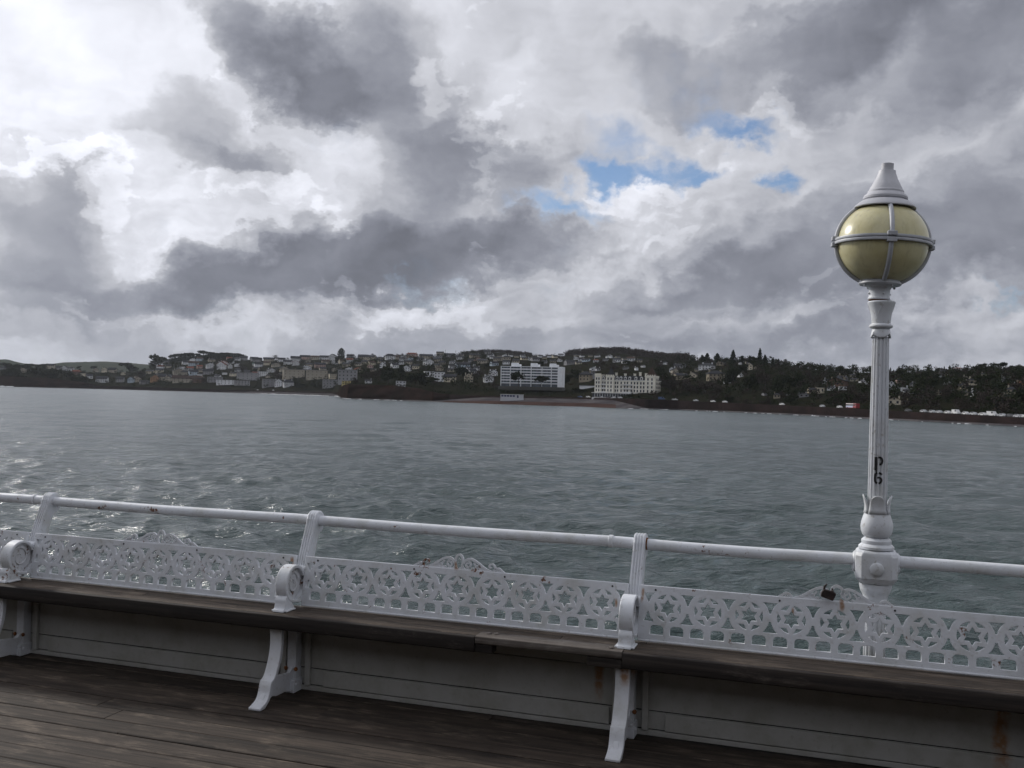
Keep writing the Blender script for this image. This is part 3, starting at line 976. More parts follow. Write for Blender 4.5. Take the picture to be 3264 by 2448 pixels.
def hwin(x, y, z, w_=1.25, h_=2.0, rzz=0.0):
    o = link('window', wmesh, hot, loc=(x, y, z), scale=(w_, 1, h_), rot=rzz)
    link('window_sill', smesh, o)
    link('window_hood', hmesh, o)


bays = [(-LH / 2 - .6, -LH / 2 + 5.0, 19.5), (-LH / 2 + 9.6, -LH / 2 + 16.6, 18.6), (LH / 2 - 8.2, LH / 2 + .6, 19.0)]
for i, (a, b_, h_) in enumerate(bays):
    MB().box(a, b_, -1.6, 9, -5, h_).box(a - .3, b_ + .3, -1.9, 9.3, h_ - .9, h_ - .35).build('tower', hw, hot)
    mb = MB()
    n = 5
    for q in range(n):
        xx = a + (b_ - a - .8) * q / (n - 1)
        mb.box(xx, xx + .8, -1.6, -.8, h_, h_ + .9)
    mb.build('parapet', hw, hot)
    for r_ in range(5):
        for q in (0.3, .7):
            hwin(a + (b_ - a) * q, -1.6, z4[r_] + .9 if r_ < 5 else 15, 1.15, 1.9)
    if i:
        cx = (a + b_) / 2
        s_ = (b_ - a) / 2 - .6
        MB().add([(cx - s_, -.9, h_ + .1), (cx + s_, -.9, h_ + .1), (cx + s_, -.9 + 2 * s_, h_ + .1), (cx - s_, -.9 + 2 * s_, h_ + .1), (cx, -.9 + s_, h_ + 7.4)],
                 [(3, 2, 1, 0), (0, 1, 4), (1, 2, 4), (2, 3, 4), (3, 0, 4)]).build('spire', roofm('brown tiled') if i == 2 else hr, hot)
        MB().tube([(cx, -.9 + s_, h_ + 7.2), (cx, -.9 + s_, h_ + 9.0)], .12, 5).build('finial', hr, hot)
for x_ in (-20.2, -18.2, -8.6, -6.6, -3.4, -.2, 2.2, 5.8, 8.6, 11.2, 14.2, 16.8):
    for r_ in range(1, 4):
        hwin(x_, 0, z4[r_] + .75)
    hwin(x_, 0, .9, 1.3, 2.2)
for y_ in (2.5, 5.5, 8.5, 12, 14.5):
    for r_ in range(0, 5):
        if y_ < 9 or r_ < 4:
            hwin(LH / 2 + (.6 if y_ < 9 else 0), y_, z4[r_] + .8, 1.1, 1.9, R(90))
for x_ in (-20, -7.5, -4, 0, 4, 9.5, 14.5):
    o = MB().prism([(-1.1, 0), (1.1, 0), (1.1, 2.2), (0, 3.0), (-1.1, 2.2)], .1, 2.6, 'Y').build('dormer', trimm, hot, loc=(x_, .15, eave + .58))
    link('window', wmesh, o, loc=(0, .1, .4), scale=(1.3, 1, 1.6))
for x_, h_ in ((-10, 6.5), (-1.8, 5.8), (6.8, 5.8), (11.6, 7.2), (16.8, 6.4)):
    MB().box(x_ - .8, x_ + .8, 4.5, 6.2, eave + 2, eave + h_).box(x_ - .95, x_ + .95, 4.35, 6.35, eave + h_, eave + h_ + .35).build('chimney', hw, hot)
for r_ in (1, 2, 3):
    MB().box(-1.9, 7.2, -1.3, -.02, z4[r_] - .25, z4[r_]).box(-1.9, 7.2, -1.3, -1.22, z4[r_] + .0, z4[r_] + .9).build('balcony', trimm, hot)
    MB().box(-21.6, -17, -1.2, -.02, z4[r_] - .25, z4[r_]).box(-21.6, -17, -1.2, -1.12, z4[r_] + .0, z4[r_] + .9).build('balcony', trimm, hot)
ver = MB().box(-28, 12.5, -5.2, -1.7, -5, -.2).box(-28.3, 12.8, -5.5, -.02, 3.5, 4.0).build('veranda', trimm, hot)
for x_ in np.arange(-27.5, 12, 2.35):
    MB().box(x_, x_ + 1.95, -5.0, -4.86, .2, 3.2).build('veranda_pane', glassm, ver)
    MB().box(x_ + 2.0, x_ + 2.3, -5.15, -4.8, -.2, 3.5).build('veranda_post', trimm, ver)

# ---- beach kiosk row under the block, station roofs, masts
loc, rz = local(1633, 1268, 862)
ki = empty('beach_kiosk', loc, rz, label='long low white beach kiosk with dark blue windows below the white block', category='kiosk')
kk = 862 / F
MB().box(-37 * kk, 37 * kk, 0, 5, -3, 10 * kk).build('wall', mat_plain('kiosk_white', (.46, .47, .50), .6), ki)
MB().box(-38 * kk, 38 * kk, -.5, 5.4, 10 * kk, 10 * kk + .3).build('roof', roofm('flat white'), ki)
for i in range(5):
    a = (-34 + i * 9) * kk
    MB().box(a, a + 7 * kk, -.08, -.01, 3 * kk, 8.5 * kk).build('window', mat_plain('kiosk_blue', (.03, .035, .10), .2), ki)
MB().box(16 * kk, 21 * kk, -.08, -.01, 0, 8.5 * kk).build('door', mat_plain('kiosk_blue', (.03, .035, .10), .2), ki)
for (u, y, w_, h_, D, t) in ((2451, 1270, 70, 14, 760, 'low station building with a bright white roof strip among dark trees, left one'), (2596, 1284, 70, 24, 720, 'low station building with a bright pale roof near the lamp post, right one')):
    loc, rz = local(u, y, D)
    st = empty('station_building', loc, rz, label=t, category='building', group='low bright-roofed station buildings')
    k = D / F
    MB().box(-w_ / 2 * k, w_ / 2 * k, 0, 6, -3, h_ * .55 * k).build('wall', wallm('brown'), st)
    MB().prism([(-.9, h_ * .55 * k + .02), (-.9, h_ * .55 * k + .35), (4, h_ * .55 * k + 1.6), (7, h_ * .55 * k + .02)], -w_ / 2 * k - .6, w_ / 2 * k + .6).build('roof', roofm('flat white'), st)
    for i in range(6):
        a = (-.42 + i * .15) * w_ * k
        link('window', window_mesh(), st, loc=(a, 0, .8), scale=(1.6, 1, 1.5))
for (u, y0_, y1_, t) in ((1417, 1132, 1114, 'thin radio mast on the skyline, left of the pair'), (1450, 1130, 1117, 'thin radio mast on the skyline, right of the pair')):
    D = 2250
    x, yy = gp(u, D)
    mst = empty('radio_mast', (x, yy, zof(u, y0_, D) - 4), label=t, category='mast', group='radio masts on the skyline')
    hh = (y0_ - y1_) * D / F + 4
    MB().tube([(0, 0, 0), (0, 0, hh)], [.5, .3], 5).build('pole', mat_plain('mast_grey', (.05, .05, .055), .7), mst)
    MB().box(-.9, .9, -.1, .1, hh * .8, hh * .83).build('crossarm', mat_plain('mast_grey', (.05, .05, .055), .7), mst)

# ---- vehicles along the promenade
def car_meshes(van=False):
    L_, H_ = (4.3, 1.45) if not van else (5.2, 2.2)
    body = [(-L_ / 2, .25), (L_ / 2, .25), (L_ / 2, .75), (L_ / 2 - .15, .85), (L_ * .24, .92), (L_ * .12, H_ - .05), (-L_ * .25, H_), (-L_ * .42, .95), (-L_ / 2, .88)]
    if van:
        body = [(-L_ / 2, .3), (L_ / 2, .3), (L_ / 2, .95), (L_ / 2 - .2, 1.1), (L_ * .34, 1.25), (L_ * .22, H_ - .05), (L_ * .1, H_), (-L_ / 2 + .05, H_), (-L_ / 2, H_ - .1)]
    win = [(L_ * .20, .96), (L_ * .105, H_ - .12), (-L_ * .24, H_ - .09), (-L_ * .37, .98)] if not van else [(L_ * .31, 1.27), (L_ * .21, H_ - .18), (L_ * .05, H_ - .18), (L_ * .05, 1.27)]
    return body, win, L_


tyre = mat_plain('tyre', (.015, .015, .016), .9)
CARC = {'white': (.62, .62, .62), 'silver': (.40, .41, .43), 'dark grey': (.05, .052, .058), 'blue': (.05, .09, .20), 'red': (.30, .03, .03), 'black': (.018, .018, .02)}


def car(u, y, D, col, van=False, label='', rzz=0.0):
    x, yy = gp(u, D)
    body, win, L_ = car_meshes(van)
    # park along the promenade
    xa, ya = gp(u + 30, fD0(u + 30))
    xb, yb = gp(u - 30, fD0(u - 30))
    e = empty('parked_van' if van else 'parked_car', (x, yy, ter(u, D) + .02), math.atan2(ya - yb, xa - xb) + rzz, label=label, category='van' if van else 'car', group='vehicles parked along the far promenade')
    cm = mat_plain('car_' + col.replace(' ', '_'), CARC[col], .3, .03)
    link('body', unit(('car', van, col), lambda: MB().prism(body, -.86, .86, 'Y').mesh('car_body', cm)), e)
    link('side_windows', unit(('carwin', van), lambda: MB().prism(win, -.875, .875, 'Y').mesh('car_windows', glassm)), e)
    for sx in (-.31, .31):
        for sy in (-.80, .80):
            link('wheel', unit('wheel', lambda: MB().lathe([(.32, -.1), (.32, .1)], n=10).mesh('wheel', tyre)), e, loc=(sx * L_, sy, .32), rot=(R(90), 0, 0))
    return e


for i, (zx, zy, cl_, vn, txt) in enumerate((
        (1145, 803, 'silver', 0, 'silver car, leftmost of the line parked right of the lamp post'), (1225, 812, 'silver', 0, 'silver car, second in the line right of the lamp post'),
        (1325, 818, 'white', 0, 'white car just left of the larger white van, right of the lamp post'), (1420, 818, 'white', 1, 'white van, left one of two right of the lamp post'),
        (1535, 826, 'white', 0, 'white car just right of the left white van'), (1630, 830, 'silver', 0, 'silver car halfway between the two white vans'),
        (1740, 836, 'white', 0, 'white car just left of the right-hand white van'), (1845, 834, 'white', 1, 'white van, right one of two near the right edge'),
        (1968, 846, 'silver', 0, 'silver car just right of the right-hand van'), (2060, 848, 'dark grey', 0, 'dark grey car third from the right edge'), (2150, 850, 'silver', 0, 'silver car second from the right edge'),
        (2205, 852, 'white', 0, 'white car at the right edge of the view'), (860, 790, 'dark grey', 0, 'dark car just right of the lamp post shaft'), (1040, 790, 'silver', 0, 'silver car between the lamp post and the parked line'))):
    u, y = Z5[0] + zx * Z5[2], Z5[1] + zy * Z5[2]
    car(u, y, prof(u)[2] + 6 + (i % 2) * .8, cl_, bool(vn), txt)
for i, (u, y, cl_, vn, txt) in enumerate(((1850, 1264, 'blue', 0, 'blue car on the slope left of the hotel front'), (1876, 1266, 'white', 0, 'white car in front of the hotel veranda, leftmost white one'), (1896, 1268, 'dark grey', 0, 'dark car between white ones before the hotel'),
                       (1918, 1270, 'white', 0, 'white car before the hotel left of its middle'), (1940, 1272, 'dark grey', 0, 'dark car before the middle of the hotel'), (1958, 1275, 'silver', 0, 'silver car before the middle of the hotel'), (1978, 1276, 'silver', 0, 'silver car before the right half of the hotel'),
                       (2152, 1281, 'white', 0, 'white car right of the hotel by the green'), (2274, 1291, 'white', 0, 'white car right of the hotel on the sea road'), (2312, 1294, 'white', 0, 'white car on the sea road beside the dark jetty end'),
                       (2219, 1288, 'silver', 0, 'silver car on the sea road right of the hotel'), (2110, 1268, 'blue', 1, 'pale van by the hotel end, left of the green'), (872, 1240, 'white', 0, 'white car by the left beach slipway'), (822, 1236, 'white', 0, 'white car on the road above the left beach'),
                       (2494, 1296, 'white', 0, 'white car under the station trees'), (2623, 1303, 'silver', 0, 'silver car left of the lamp post on the sea road'), (2678, 1306, 'white', 0, 'white car just left of the red bus'))):
    car(u, y, prof(u)[2] + 7 + (i % 3) * 1.2, cl_, bool(vn), txt)
# the bus
u, y = 2664 + 205 * Z5[2], 1302
D = prof(u)[2] + 10
x, yy = gp(u, D)
xa, ya = gp(u + 30, fD0(u + 30))
xb, yb = gp(u - 30, fD0(u - 30))
bus = empty('bus', (x, yy, ter(u, D) + .02), math.atan2(ya - yb, xa - xb), label='red bus with a white and blue side panel just left of the lamp post', category='bus')
MB().box(-5.2, 5.2, -1.2, 1.2, .35, 3.0).build('body', mat_plain('bus_red', (.26, .025, .03), .35, .05), bus, bevel=.15)
MB().box(-5.0, 2.3, -1.24, 1.24, 2.55, 2.9).build('roof_stripe', trimm, bus)
MB().box(-5.0, 2.0, -1.25, 1.25, .7, 1.7).build('side_panel', mat_plain('bus_panel', (.45, .48, .60), .5), bus)
MB().box(-5.0, 4.8, -1.23, 1.23, 1.75, 2.5).build('side_windows', glassm, bus)
for sx in (-3.4, 3.2):
    for sy in (-1.12, 1.12):
        link('wheel', unit('wheel', lambda: None), bus, loc=(sx, sy, .48), rot=(R(90), 0, 0), scale=(1.5, 1.5, 1.5))

# ---- trees
def mat_leaf(name, c1, c2):
    m, nt, b = new_mat(name)
    geo = nt.n('ShaderNodeNewGeometry')
    c = nt.mix(geo.outputs['Random Per Island'], rgb(*c1), rgb(*c2))
    nt.put(b.inputs['Base Color'], c)
    b.inputs['Roughness'].default_value = .8
    b.inputs['Specular IOR Level'].default_value = 0
    return m


LEAF = {'conifer': mat_leaf('conifer_leaf', (.010, .016, .010), (.024, .032, .018)), 'evergreen': mat_leaf('evergreen_leaf', (.013, .019, .010), (.032, .038, .019)),
        'bare': mat_leaf('bare_twigs', (.028, .023, .020), (.055, .046, .040))}
bark = mat_plain('bark', (.035, .028, .022), .9, .2, 1.0)
rg = np.random.default_rng(11)


def crown_points(kind, n):
    """points in a unit crown: radius about .5, height 0..1"""
    if kind == 'conifer':
        z = rg.random(n) ** .8
        r = (.5 * (1 - z) ** .75 + .05) * np.sqrt(rg.random(n)) * (.88 + .16 * np.sin(z * 34 + rg.random() * 6))
        a = rg.random(n) * 6.283
        return np.stack([r * np.cos(a), r * np.sin(a), z], -1)
    if kind == 'cypress':
        z = rg.random(n)
        r = .5 * np.sin(np.clip(z * .93 + .07, 0, 1) * 3.14) ** .55 * np.sqrt(rg.random(n))
        a = rg.random(n) * 6.283
        return np.stack([r * np.cos(a), r * np.sin(a), z], -1)
    m = 7
    if kind == 'pine':
        cs = np.stack([rg.uniform(-.38, .38, m), rg.uniform(-.38, .38, m), rg.uniform(.48, .82, m)], -1)
        rad = np.stack([rg.uniform(.20, .30, m)] * 2 + [rg.uniform(.14, .22, m)], -1)
    else:
        cs = np.stack([rg.uniform(-.3, .3, m), rg.uniform(-.3, .3, m), rg.uniform(.22, .78, m)], -1)
        rad = np.stack([rg.uniform(.18, .30, m)] * 2 + [rg.uniform(.14, .24, m)], -1)
    k = rg.integers(0, m, n)
    d = rg.normal(size=(n, 3))
    d /= np.linalg.norm(d, axis=1)[:, None]
    return cs[k] + d * rad[k] * (rg.random(n) ** .45)[:, None]


def leaf_quads(P, size):
    """small random quads at points P; size: array"""
    n = len(P)
    a = rg.normal(size=(n, 3))
    a /= np.linalg.norm(a, axis=1)[:, None]
    b_ = np.cross(a, rg.normal(size=(n, 3)))
    b_ /= np.linalg.norm(b_, axis=1)[:, None]
    s = np.asarray(size).reshape(-1, 1) * rg.uniform(.6, 1.3, (n, 1))
    a, b_ = a * s, b_ * s * rg.uniform(.5, 1, (n, 1))
    return np.stack([P - a, P - b_ * .8, P + a, P + b_], 1).reshape(-1, 3)


def quad_mesh(name, V, mat):
    n = len(V) // 4
    me = bpy.data.meshes.new(name)
    me.vertices.add(len(V))
    me.vertices.foreach_set('co', V.astype(np.float32).ravel())
    me.loops.add(len(V))
    me.loops.foreach_set('vertex_index', np.arange(len(V), dtype=np.int32))
    me.polygons.add(n)
    me.polygons.foreach_set('loop_start', np.arange(0, len(V), 4, dtype=np.int32))
    me.update(calc_edges=True)
    me.materials.append(mat)
    return me


CROWN = {}


def crown_mesh(kind, v):
    if (kind, v) not in CROWN:
        n = {'conifer': 800, 'cypress': 800, 'pine': 800, 'round': 1100, 'bare': 700}[kind]
        P = crown_points('round' if kind == 'bare' else kind, n)
        sz = {'conifer': .060, 'cypress': .070, 'pine': .060, 'round': .055, 'bare': .034}[kind]
        V = leaf_quads(P, np.full(n, sz))
        CROWN[(kind, v)] = quad_mesh('crown', V, LEAF['bare' if kind == 'bare' else ('evergreen' if kind == 'round' else 'conifer')])
    return CROWN[(kind, v)]


def trunk_mesh(kind):
    def mk():
        mb = MB()
        top = {'conifer': .9, 'cypress': .6, 'pine': .75, 'round': .5, 'bare': .6}[kind]
        mb.tube([(0, 0, -.15), (.01, 0, .15), (-.01, .01, top * .6), (0, 0, top)], [.035, .028, .018, .006], 6)
        if kind in ('pine', 'round', 'bare'):
            for q in range(7):
                a = q * .9
                z = .25 + .05 * q
                r_ = .28 + .06 * (q % 3)
                mb.tube([(0, 0, z), (r_ * .5 * math.cos(a), r_ * .5 * math.sin(a), z + .14), (r_ * math.cos(a), r_ * math.sin(a), z + .24)], [.014, .010, .004], 4)
        return mb.mesh('trunk', bark)
    return unit(('trunk', kind), mk)


TREES = []
KN = {'conifer': 'pointed dark conifer', 'cypress': 'narrow dark cypress', 'pine': 'flat-topped dark pine', 'round': 'rounded dark evergreen tree', 'bare': 'bare leafless tree'}


def tree(u, y, wpx, hpx, kind, D=None, label=None):
    D = D or find(u, y)
    k = D / F
    x, yy = gp(u, D)
    e = empty('pine_tree' if kind in ('pine', 'conifer') else ('cypress_tree' if kind == 'cypress' else 'tree'), (x, yy, zof(u, y, D)), random.random() * 6.28, category='tree', group='trees on the far shore')
    link('crown', crown_mesh(kind, random.randrange(4)), e, scale=(wpx * k * 1.1, wpx * k * 1.1, hpx * k))
    link('trunk', trunk_mesh(kind), e, scale=(hpx * k * .8, hpx * k * .8, hpx * k))
    if label:
        e['label'] = label
    else:
        TREES.append((e, u, y, kind))
    return e


TL = {Z1: """1345,345,150,140,round 1475,262,70,50,pine 1530,262,80,55,pine 1590,258,90,62,pine 1660,250,90,55,pine 1745,240,110,60,pine 1820,245,90,55,pine 1890,250,90,58,pine 1960,250,90,52,pine 2040,256,90,54,pine
 60,350,120,80,round 150,345,100,60,round 240,350,100,70,round 345,345,90,55,round 300,410,130,90,round 560,430,130,100,round 670,470,170,90,round 420,440,160,110,round 90,440,160,110,round 200,460,150,90,round 1065,330,100,50,round 1130,370,110,90,round
 680,340,40,30,round 800,350,50,40,round 1210,440,110,100,bare 1750,470,100,60,bare 1900,280,60,50,bare 1960,300,80,70,round 2080,370,110,80,bare 500,340,60,36,bare""",
      Z2: """770,262,62,100,cypress 750,300,60,70,round 210,262,64,50,bare 860,235,30,30,bare 1040,240,50,34,bare 1260,240,44,36,bare 1295,238,40,34,bare 1610,245,70,44,bare 1180,475,150,170,round 1100,450,120,130,bare 1290,420,100,110,conifer 1420,500,180,150,round
 1560,470,110,60,round 1780,425,110,110,pine 1850,420,90,80,conifer 1560,340,40,50,conifer 2030,330,60,50,round 240,440,90,100,bare 560,510,110,60,round 430,510,110,60,round 1000,440,100,100,bare 900,470,80,60,bare 1950,440,100,110,bare 1480,440,60,60,conifer 520,260,30,24,round 960,240,30,24,round
 20,390,60,60,round 1290,560,220,60,bare 1480,590,160,80,round""",
      Z3: """480,310,50,36,conifer 930,650,110,150,round 1000,600,120,160,round 1300,470,120,110,bare 1450,500,140,120,bare 1050,740,180,60,round 700,720,300,60,round 480,710,240,60,round 250,700,200,60,round 60,700,160,90,bare 590,430,80,60,round
 2030,560,150,160,round 1990,700,140,200,round 2100,700,160,180,round 1880,300,50,30,bare 1700,440,120,80,bare 1600,420,100,60,round 1560,800,40,40,round 1660,810,60,50,round 1440,790,60,30,round 1760,810,60,40,round 1300,790,90,36,round""",
      Z4: """220,260,70,70,conifer 400,270,80,50,round 500,280,80,90,conifer 560,290,110,120,conifer 680,290,110,120,conifer 770,300,80,90,round 865,320,100,185,conifer 970,300,80,100,conifer 1060,310,70,110,conifer 1180,300,80,185,conifer 1110,310,90,110,round 1240,330,90,140,conifer 1335,330,64,105,conifer
 1400,335,50,100,conifer 1480,330,80,100,bare 1620,350,90,70,round 1700,370,80,80,round 1800,380,90,70,bare 1900,380,90,76,round 2010,390,80,70,conifer 2120,395,96,90,round 60,300,110,60,round 140,270,90,50,bare 130,640,240,240,bare 330,640,260,200,bare 520,640,240,180,bare 700,680,220,200,bare 870,560,180,260,round 1050,600,220,240,round 1250,600,220,260,bare 1450,640,200,240,round
 1620,620,160,240,round 1780,560,160,200,bare 1030,790,160,110,bare 1270,790,180,90,bare 1560,760,180,120,round 800,760,160,110,round 650,750,140,110,bare 1800,820,120,70,bare 2050,780,180,120,round 2150,720,160,100,bare 980,430,130,150,round 420,600,160,90,round 1980,440,100,80,round""",
      Z5: """40,360,90,130,round 160,350,120,90,round 200,640,200,180,bare 60,660,160,120,round 320,680,160,160,bare 640,310,24,48,conifer 730,304,24,30,conifer 910,310,30,44,conifer 960,312,34,50,conifer 1085,330,70,76,conifer 1210,340,84,90,round 1270,310,30,60,conifer 1335,300,44,60,conifer 1525,300,60,44,round
 1640,310,70,80,round 1720,290,90,84,round 1800,340,110,110,round 1950,300,130,100,pine 2080,320,120,100,round 2180,300,90,80,bare 800,400,160,120,round 1000,480,190,210,round 1120,560,180,220,round 1180,420,100,90,round 1440,420,80,100,round 1790,480,150,150,round 1300,650,200,170,bare 1060,700,190,150,bare
 1460,720,180,130,bare 1580,760,130,90,bare 1750,700,150,150,bare 1850,740,150,170,round 1960,740,140,150,bare 2100,740,160,150,bare 2190,680,120,160,round 900,740,170,140,bare 640,620,60,110,round 800,760,120,90,bare 1380,360,90,80,round 2130,420,110,120,round 1560,560,90,100,round 560,420,60,110,round"""}
for (x0, y0, k), txt in TL.items():
    for it in txt.split():
        a = it.split(',')
        u, y = x0 + float(a[0]) * k, y0 + float(a[1]) * k
        tree(u, y, float(a[2]) * k, float(a[3]) * k, a[4])
tree(1653, 1229, 44, 50, 'pine', 925)
tree(1725, 1230, 46, 36, 'pine', 925)
label_all([(e, u, y, kd) for e, u, y, kd in TREES], lambda k, o_, ti, zo: '%s, %s%s %s' % (KN[k], o_, ti, zo))

# woods and garden trees that read as one mass
def wood(name, label, spots, leafkind, quads=100):
    P, S = [], []
    for (u, D, h_, w_) in spots:
        x, yy = gp(u, D)
        z = ter(u, D)
        p = crown_points('round', quads) * np.array([w_, w_, h_]) + np.array([x, yy, z - .1 * h_])
        P.append(p)
        S.append(np.full(quads, .068 * w_))
    V = leaf_quads(np.concatenate(P), np.concatenate(S))
    link(name, quad_mesh(name, V, LEAF[leafkind]), kind='stuff', label=label, category='wood')


def scatter(n, u0, u1, s0, s1, hh, keep=None):
    out = []
    while len(out) < n:
        u = random.uniform(u0, u1)
        D0, Db, Dw, D1, Dr, zb, zp, zr = prof(u)
        s = random.uniform(s0, s1)
        D = D1 + (Dr - D1) * s
        yb = yh(u) - (ter(u, D) - EYE) * F / D
        if keep and not keep(u, yb, D):
            n -= .2
            continue
        h_ = random.uniform(*hh)
        out.append((u, D, h_, h_ * random.uniform(.8, 1.2)))
    return out


HP = np.array([(h[1], h[2]) for h in HOUSES])


def clear_house(u, yb, D):
    """leave the fronts of the houses free: no garden tree just in front of a house"""
    d = HP - np.array([u, yb])
    return not np.any((np.abs(d[:, 0]) < 9) & (d[:, 1] < 1) & (d[:, 1] > -6))


wood('wooded_hill', 'bare brown wood covering the round hill top left of the lamp post', scatter(1000, 1800, 2190, .80, 1.04, (7, 16), clear_house) + scatter(380, 1470, 1690, .93, 1.04, (7, 11)), 'bare', 60)
wood('hilltop_pines', 'dense dark pines along the low hill top above the left bay', scatter(300, 545, 775, .95, 1.01, (12, 18)), 'conifer', 90)
wood('point_wood', 'dark wood on the low point at the far left edge', scatter(420, -200, 560, .0, .95, (7, 12), clear_house), 'evergreen')
wood('town_trees', 'dark garden trees and hedges between the houses of the hillside town', scatter(1200, 480, 1560, .02, .98, (4, 13), clear_house), 'evergreen', 60)
wood('town_trees', 'brown leafless garden trees between the houses behind block and hotel', scatter(900, 700, 2150, .04, .95, (4, 8), clear_house), 'bare', 60)
wood('slope_wood', 'dark evergreen wood on the slope either side of the lamp post', scatter(800, 2080, 3700, .05, 1.0, (5, 11), clear_house), 'evergreen')
wood('slope_scrub', 'brown leafless trees and scrub on the slope either side of the lamp post', scatter(600, 2080, 3700, .0, .9, (5, 9), clear_house), 'bare')
wood('shore_hedge', 'dark hedge and bushes behind the promenade', scatter(320, 1420, 3700, .0, .03, (2.0, 4.5)), 'evergreen', 50)
wood('headland_scrub', 'dark scrub on top of the red headland', [(u, fD0(u) + 20 + random.random() * 60, 3.2, 4) for u in np.linspace(1090, 1440, 90)], 'evergreen', 50)

# ---- white water along the shore
foam_m = mat_plain('sea_foam', (.62, .64, .66), .7, .1, .2)


def foam(name, u0, u1, off, w_, h_, label, dens=.55, seed=0):
    mb = MB()
    uu = np.arange(u0, u1, 1.2)
    for i, u in enumerate(uu):
        q = mn.fractal((u * .06, seed, .3), 1.0, 2.0, 4)
        if q + .5 < 1 - dens:
            continue
        D = fD0(u) + off + 4 * mn.noise((u * .05, seed + 5, 0))
        ww = w_ * (.5 + q)
        k = D / F * .75
        x, yy = gp(u, D)
        hh = h_ * max(.15, .4 + q)
        for j in range(3):
            dx, dy = random.uniform(-1.5, 1.5) * k, random.uniform(-1, 1) * ww
            s = random.uniform(.5, 1.1)
            X, Y_ = x + dx, yy + dy
            mb.add([(X - k * s * 1.6, Y_ - ww * s * .5, SEA + .02), (X + k * s * 1.6, Y_ - ww * s * .5, SEA + .02), (X + k * s * 1.4, Y_ + ww * s * .5, SEA + .05), (X - k * s * 1.4, Y_ + ww * s * .5, SEA + .05),
                    (X, Y_, SEA + hh * s)], [(0, 1, 4), (1, 2, 4), (2, 3, 4), (3, 0, 4)])
    if mb.v:
        mb.build(name, foam_m, None, smooth=80, kind='stuff', label=label, category='surf')


foam('surf', 812, 1085, -14, 12, 1.0, 'white breaking surf along the grey beach left of the red headland', .75)
foam('surf', 860, 1010, -34, 6, .8, 'thin outer line of surf off the left beach', .45, 3)
foam('surf', 5, 42, -6, 5, 2.6, 'white spray against the cliff at the far left', .8, 5)
foam('surf', 1080, 1300, -4, 2, .35, 'thin white foam at the foot of the red headland', .35, 7)
foam('surf', 1960, 3264, -3, 1.2, .30, 'thin broken white foam along the foot of the right-hand sea wall', .22, 8)
foam('surf', 2590, 2612, -3, 2, 1.5, 'small white splash on the sea wall left of the lamp post', .9, 12)
foam('surf', 3078, 3102, -3, 2, 1.2, 'small white splash on the sea wall right of the lamp post', .9, 14)

# ------------------------------------------------------------------ pier deck
YP = 4.66                                        # plane of the boards below the seat
deck_wood = mat_wood('deck_wood', (.018, .0135, .0105), (.056, .042, .032), (.150, .118, .090), worn=.54)
deck = empty('pier_deck', (0, 0, 0), kind='structure')
rows = []
y = 4.031
while y > -2.0:
    rows.append(y)
    y -= .1395
y = 4.031 + .1395
while y < 5.35:
    rows.append(y)
    y += .1395
for k, y in enumerate(sorted(rows)):
    x = -9.0 - random.random() * 2
    while x < 5:
        L = 2.6 + random.random() * 2.2
        g = .0022 + .002 * random.random()
        if abs(y - 3.462) < .01 or abs(y - 3.6) < .01:
            g = .006
        dz = random.uniform(-.0025, .0015)
        poly = [(y - .1395 + g, -.035), (y - g, -.035), (y - g, dz - .003), (y - g - .004, dz), (y - .1395 + g + .004, dz), (y - .1395 + g, dz - .003)]
        MB().prism(poly, x + .002, x + L - .002).build('plank', deck_wood, deck)
        x += L
MB().box(-12, 6, -2, 5.36, -.34, -.037).build('deck_joists', mat_plain('joist_wood', (.05, .042, .036), .9), deck)

# invented building behind the viewer, added to block low sky and shade the bench
pav = empty('added_shade_building', (-2, -7.2, 0), label='added dark building behind the viewer that shades the bench, out of view', category='light blocker')
shade_bld_m = mat_plain('shade_building_boarding', (.07, .065, .06), .8, .2, 2)
MB().box(-24, 24, -3, 2.2, 0, 4.6).build('wall', shade_bld_m, pav)
MB().prism([(-3.4, 4.6), (2.8, 4.6), (2.8, 4.75), (-.4, 6.0), (-3.4, 4.75)], -24.4, 24.4).build('roof', mat_plain('shade_building_roof', (.06, .06, .065), .8), pav)
for i in range(12):
    o = MB().box(-1.2, 1.2, 2.2, 2.26, .9, 3.4).build('window', mat_plain('shade_building_glass', (.03, .035, .04), .1), pav, loc=(-22 + i * 4, 0, 0))
    MB().box(-1.3, 1.3, 2.2, 2.30, .78, .88).build('sill', shade_bld_m, o)

# ------------------------------------------------------------------ bench
RUST_LEG = [(-.862, .385, .03, .27)]
paint = mat_paint('white_paint', (.76, .785, .83), rust=[(-2.735, .690, .016, .645), (-.828, .685, .010, .62), (-.136, .655, .008, .60), (.075, .715, .016, .66), (-.955, .625, .009, .59), (-1.79, .735, .02, .70)], chips=.622)
paint_scroll = mat_paint('white_paint_flaking', chips=.60, grime=.8)
for n_ in paint_scroll.node_tree.nodes:
    if n_.type == 'BUMP':
        n_.inputs['Distance'].default_value = .008
paint_leg = mat_paint('white_paint_leg', rust=RUST_LEG, chips=.645)
paint_board = mat_paint('grey_board_paint', (.45, .445, .42), rust=[(-1.03, .37, .028, .10), (.735, .40, .045, -.05)], chips=.72, grime=.5)
seat_wood = mat_wood('seat_wood', (.030, .023, .018), (.105, .080, .060), (.22, .175, .135), worn=.54, rough=.7)
seat_wood_new = mat_wood('seat_wood_repair', (.060, .050, .043), (.125, .108, .094), (.20, .18, .16), worn=.52, rough=.75)
seat_edge = mat_wood('seat_nosing_wood', (.016, .013, .012), (.040, .032, .027), (.13, .11, .095), worn=.60, rough=.75)

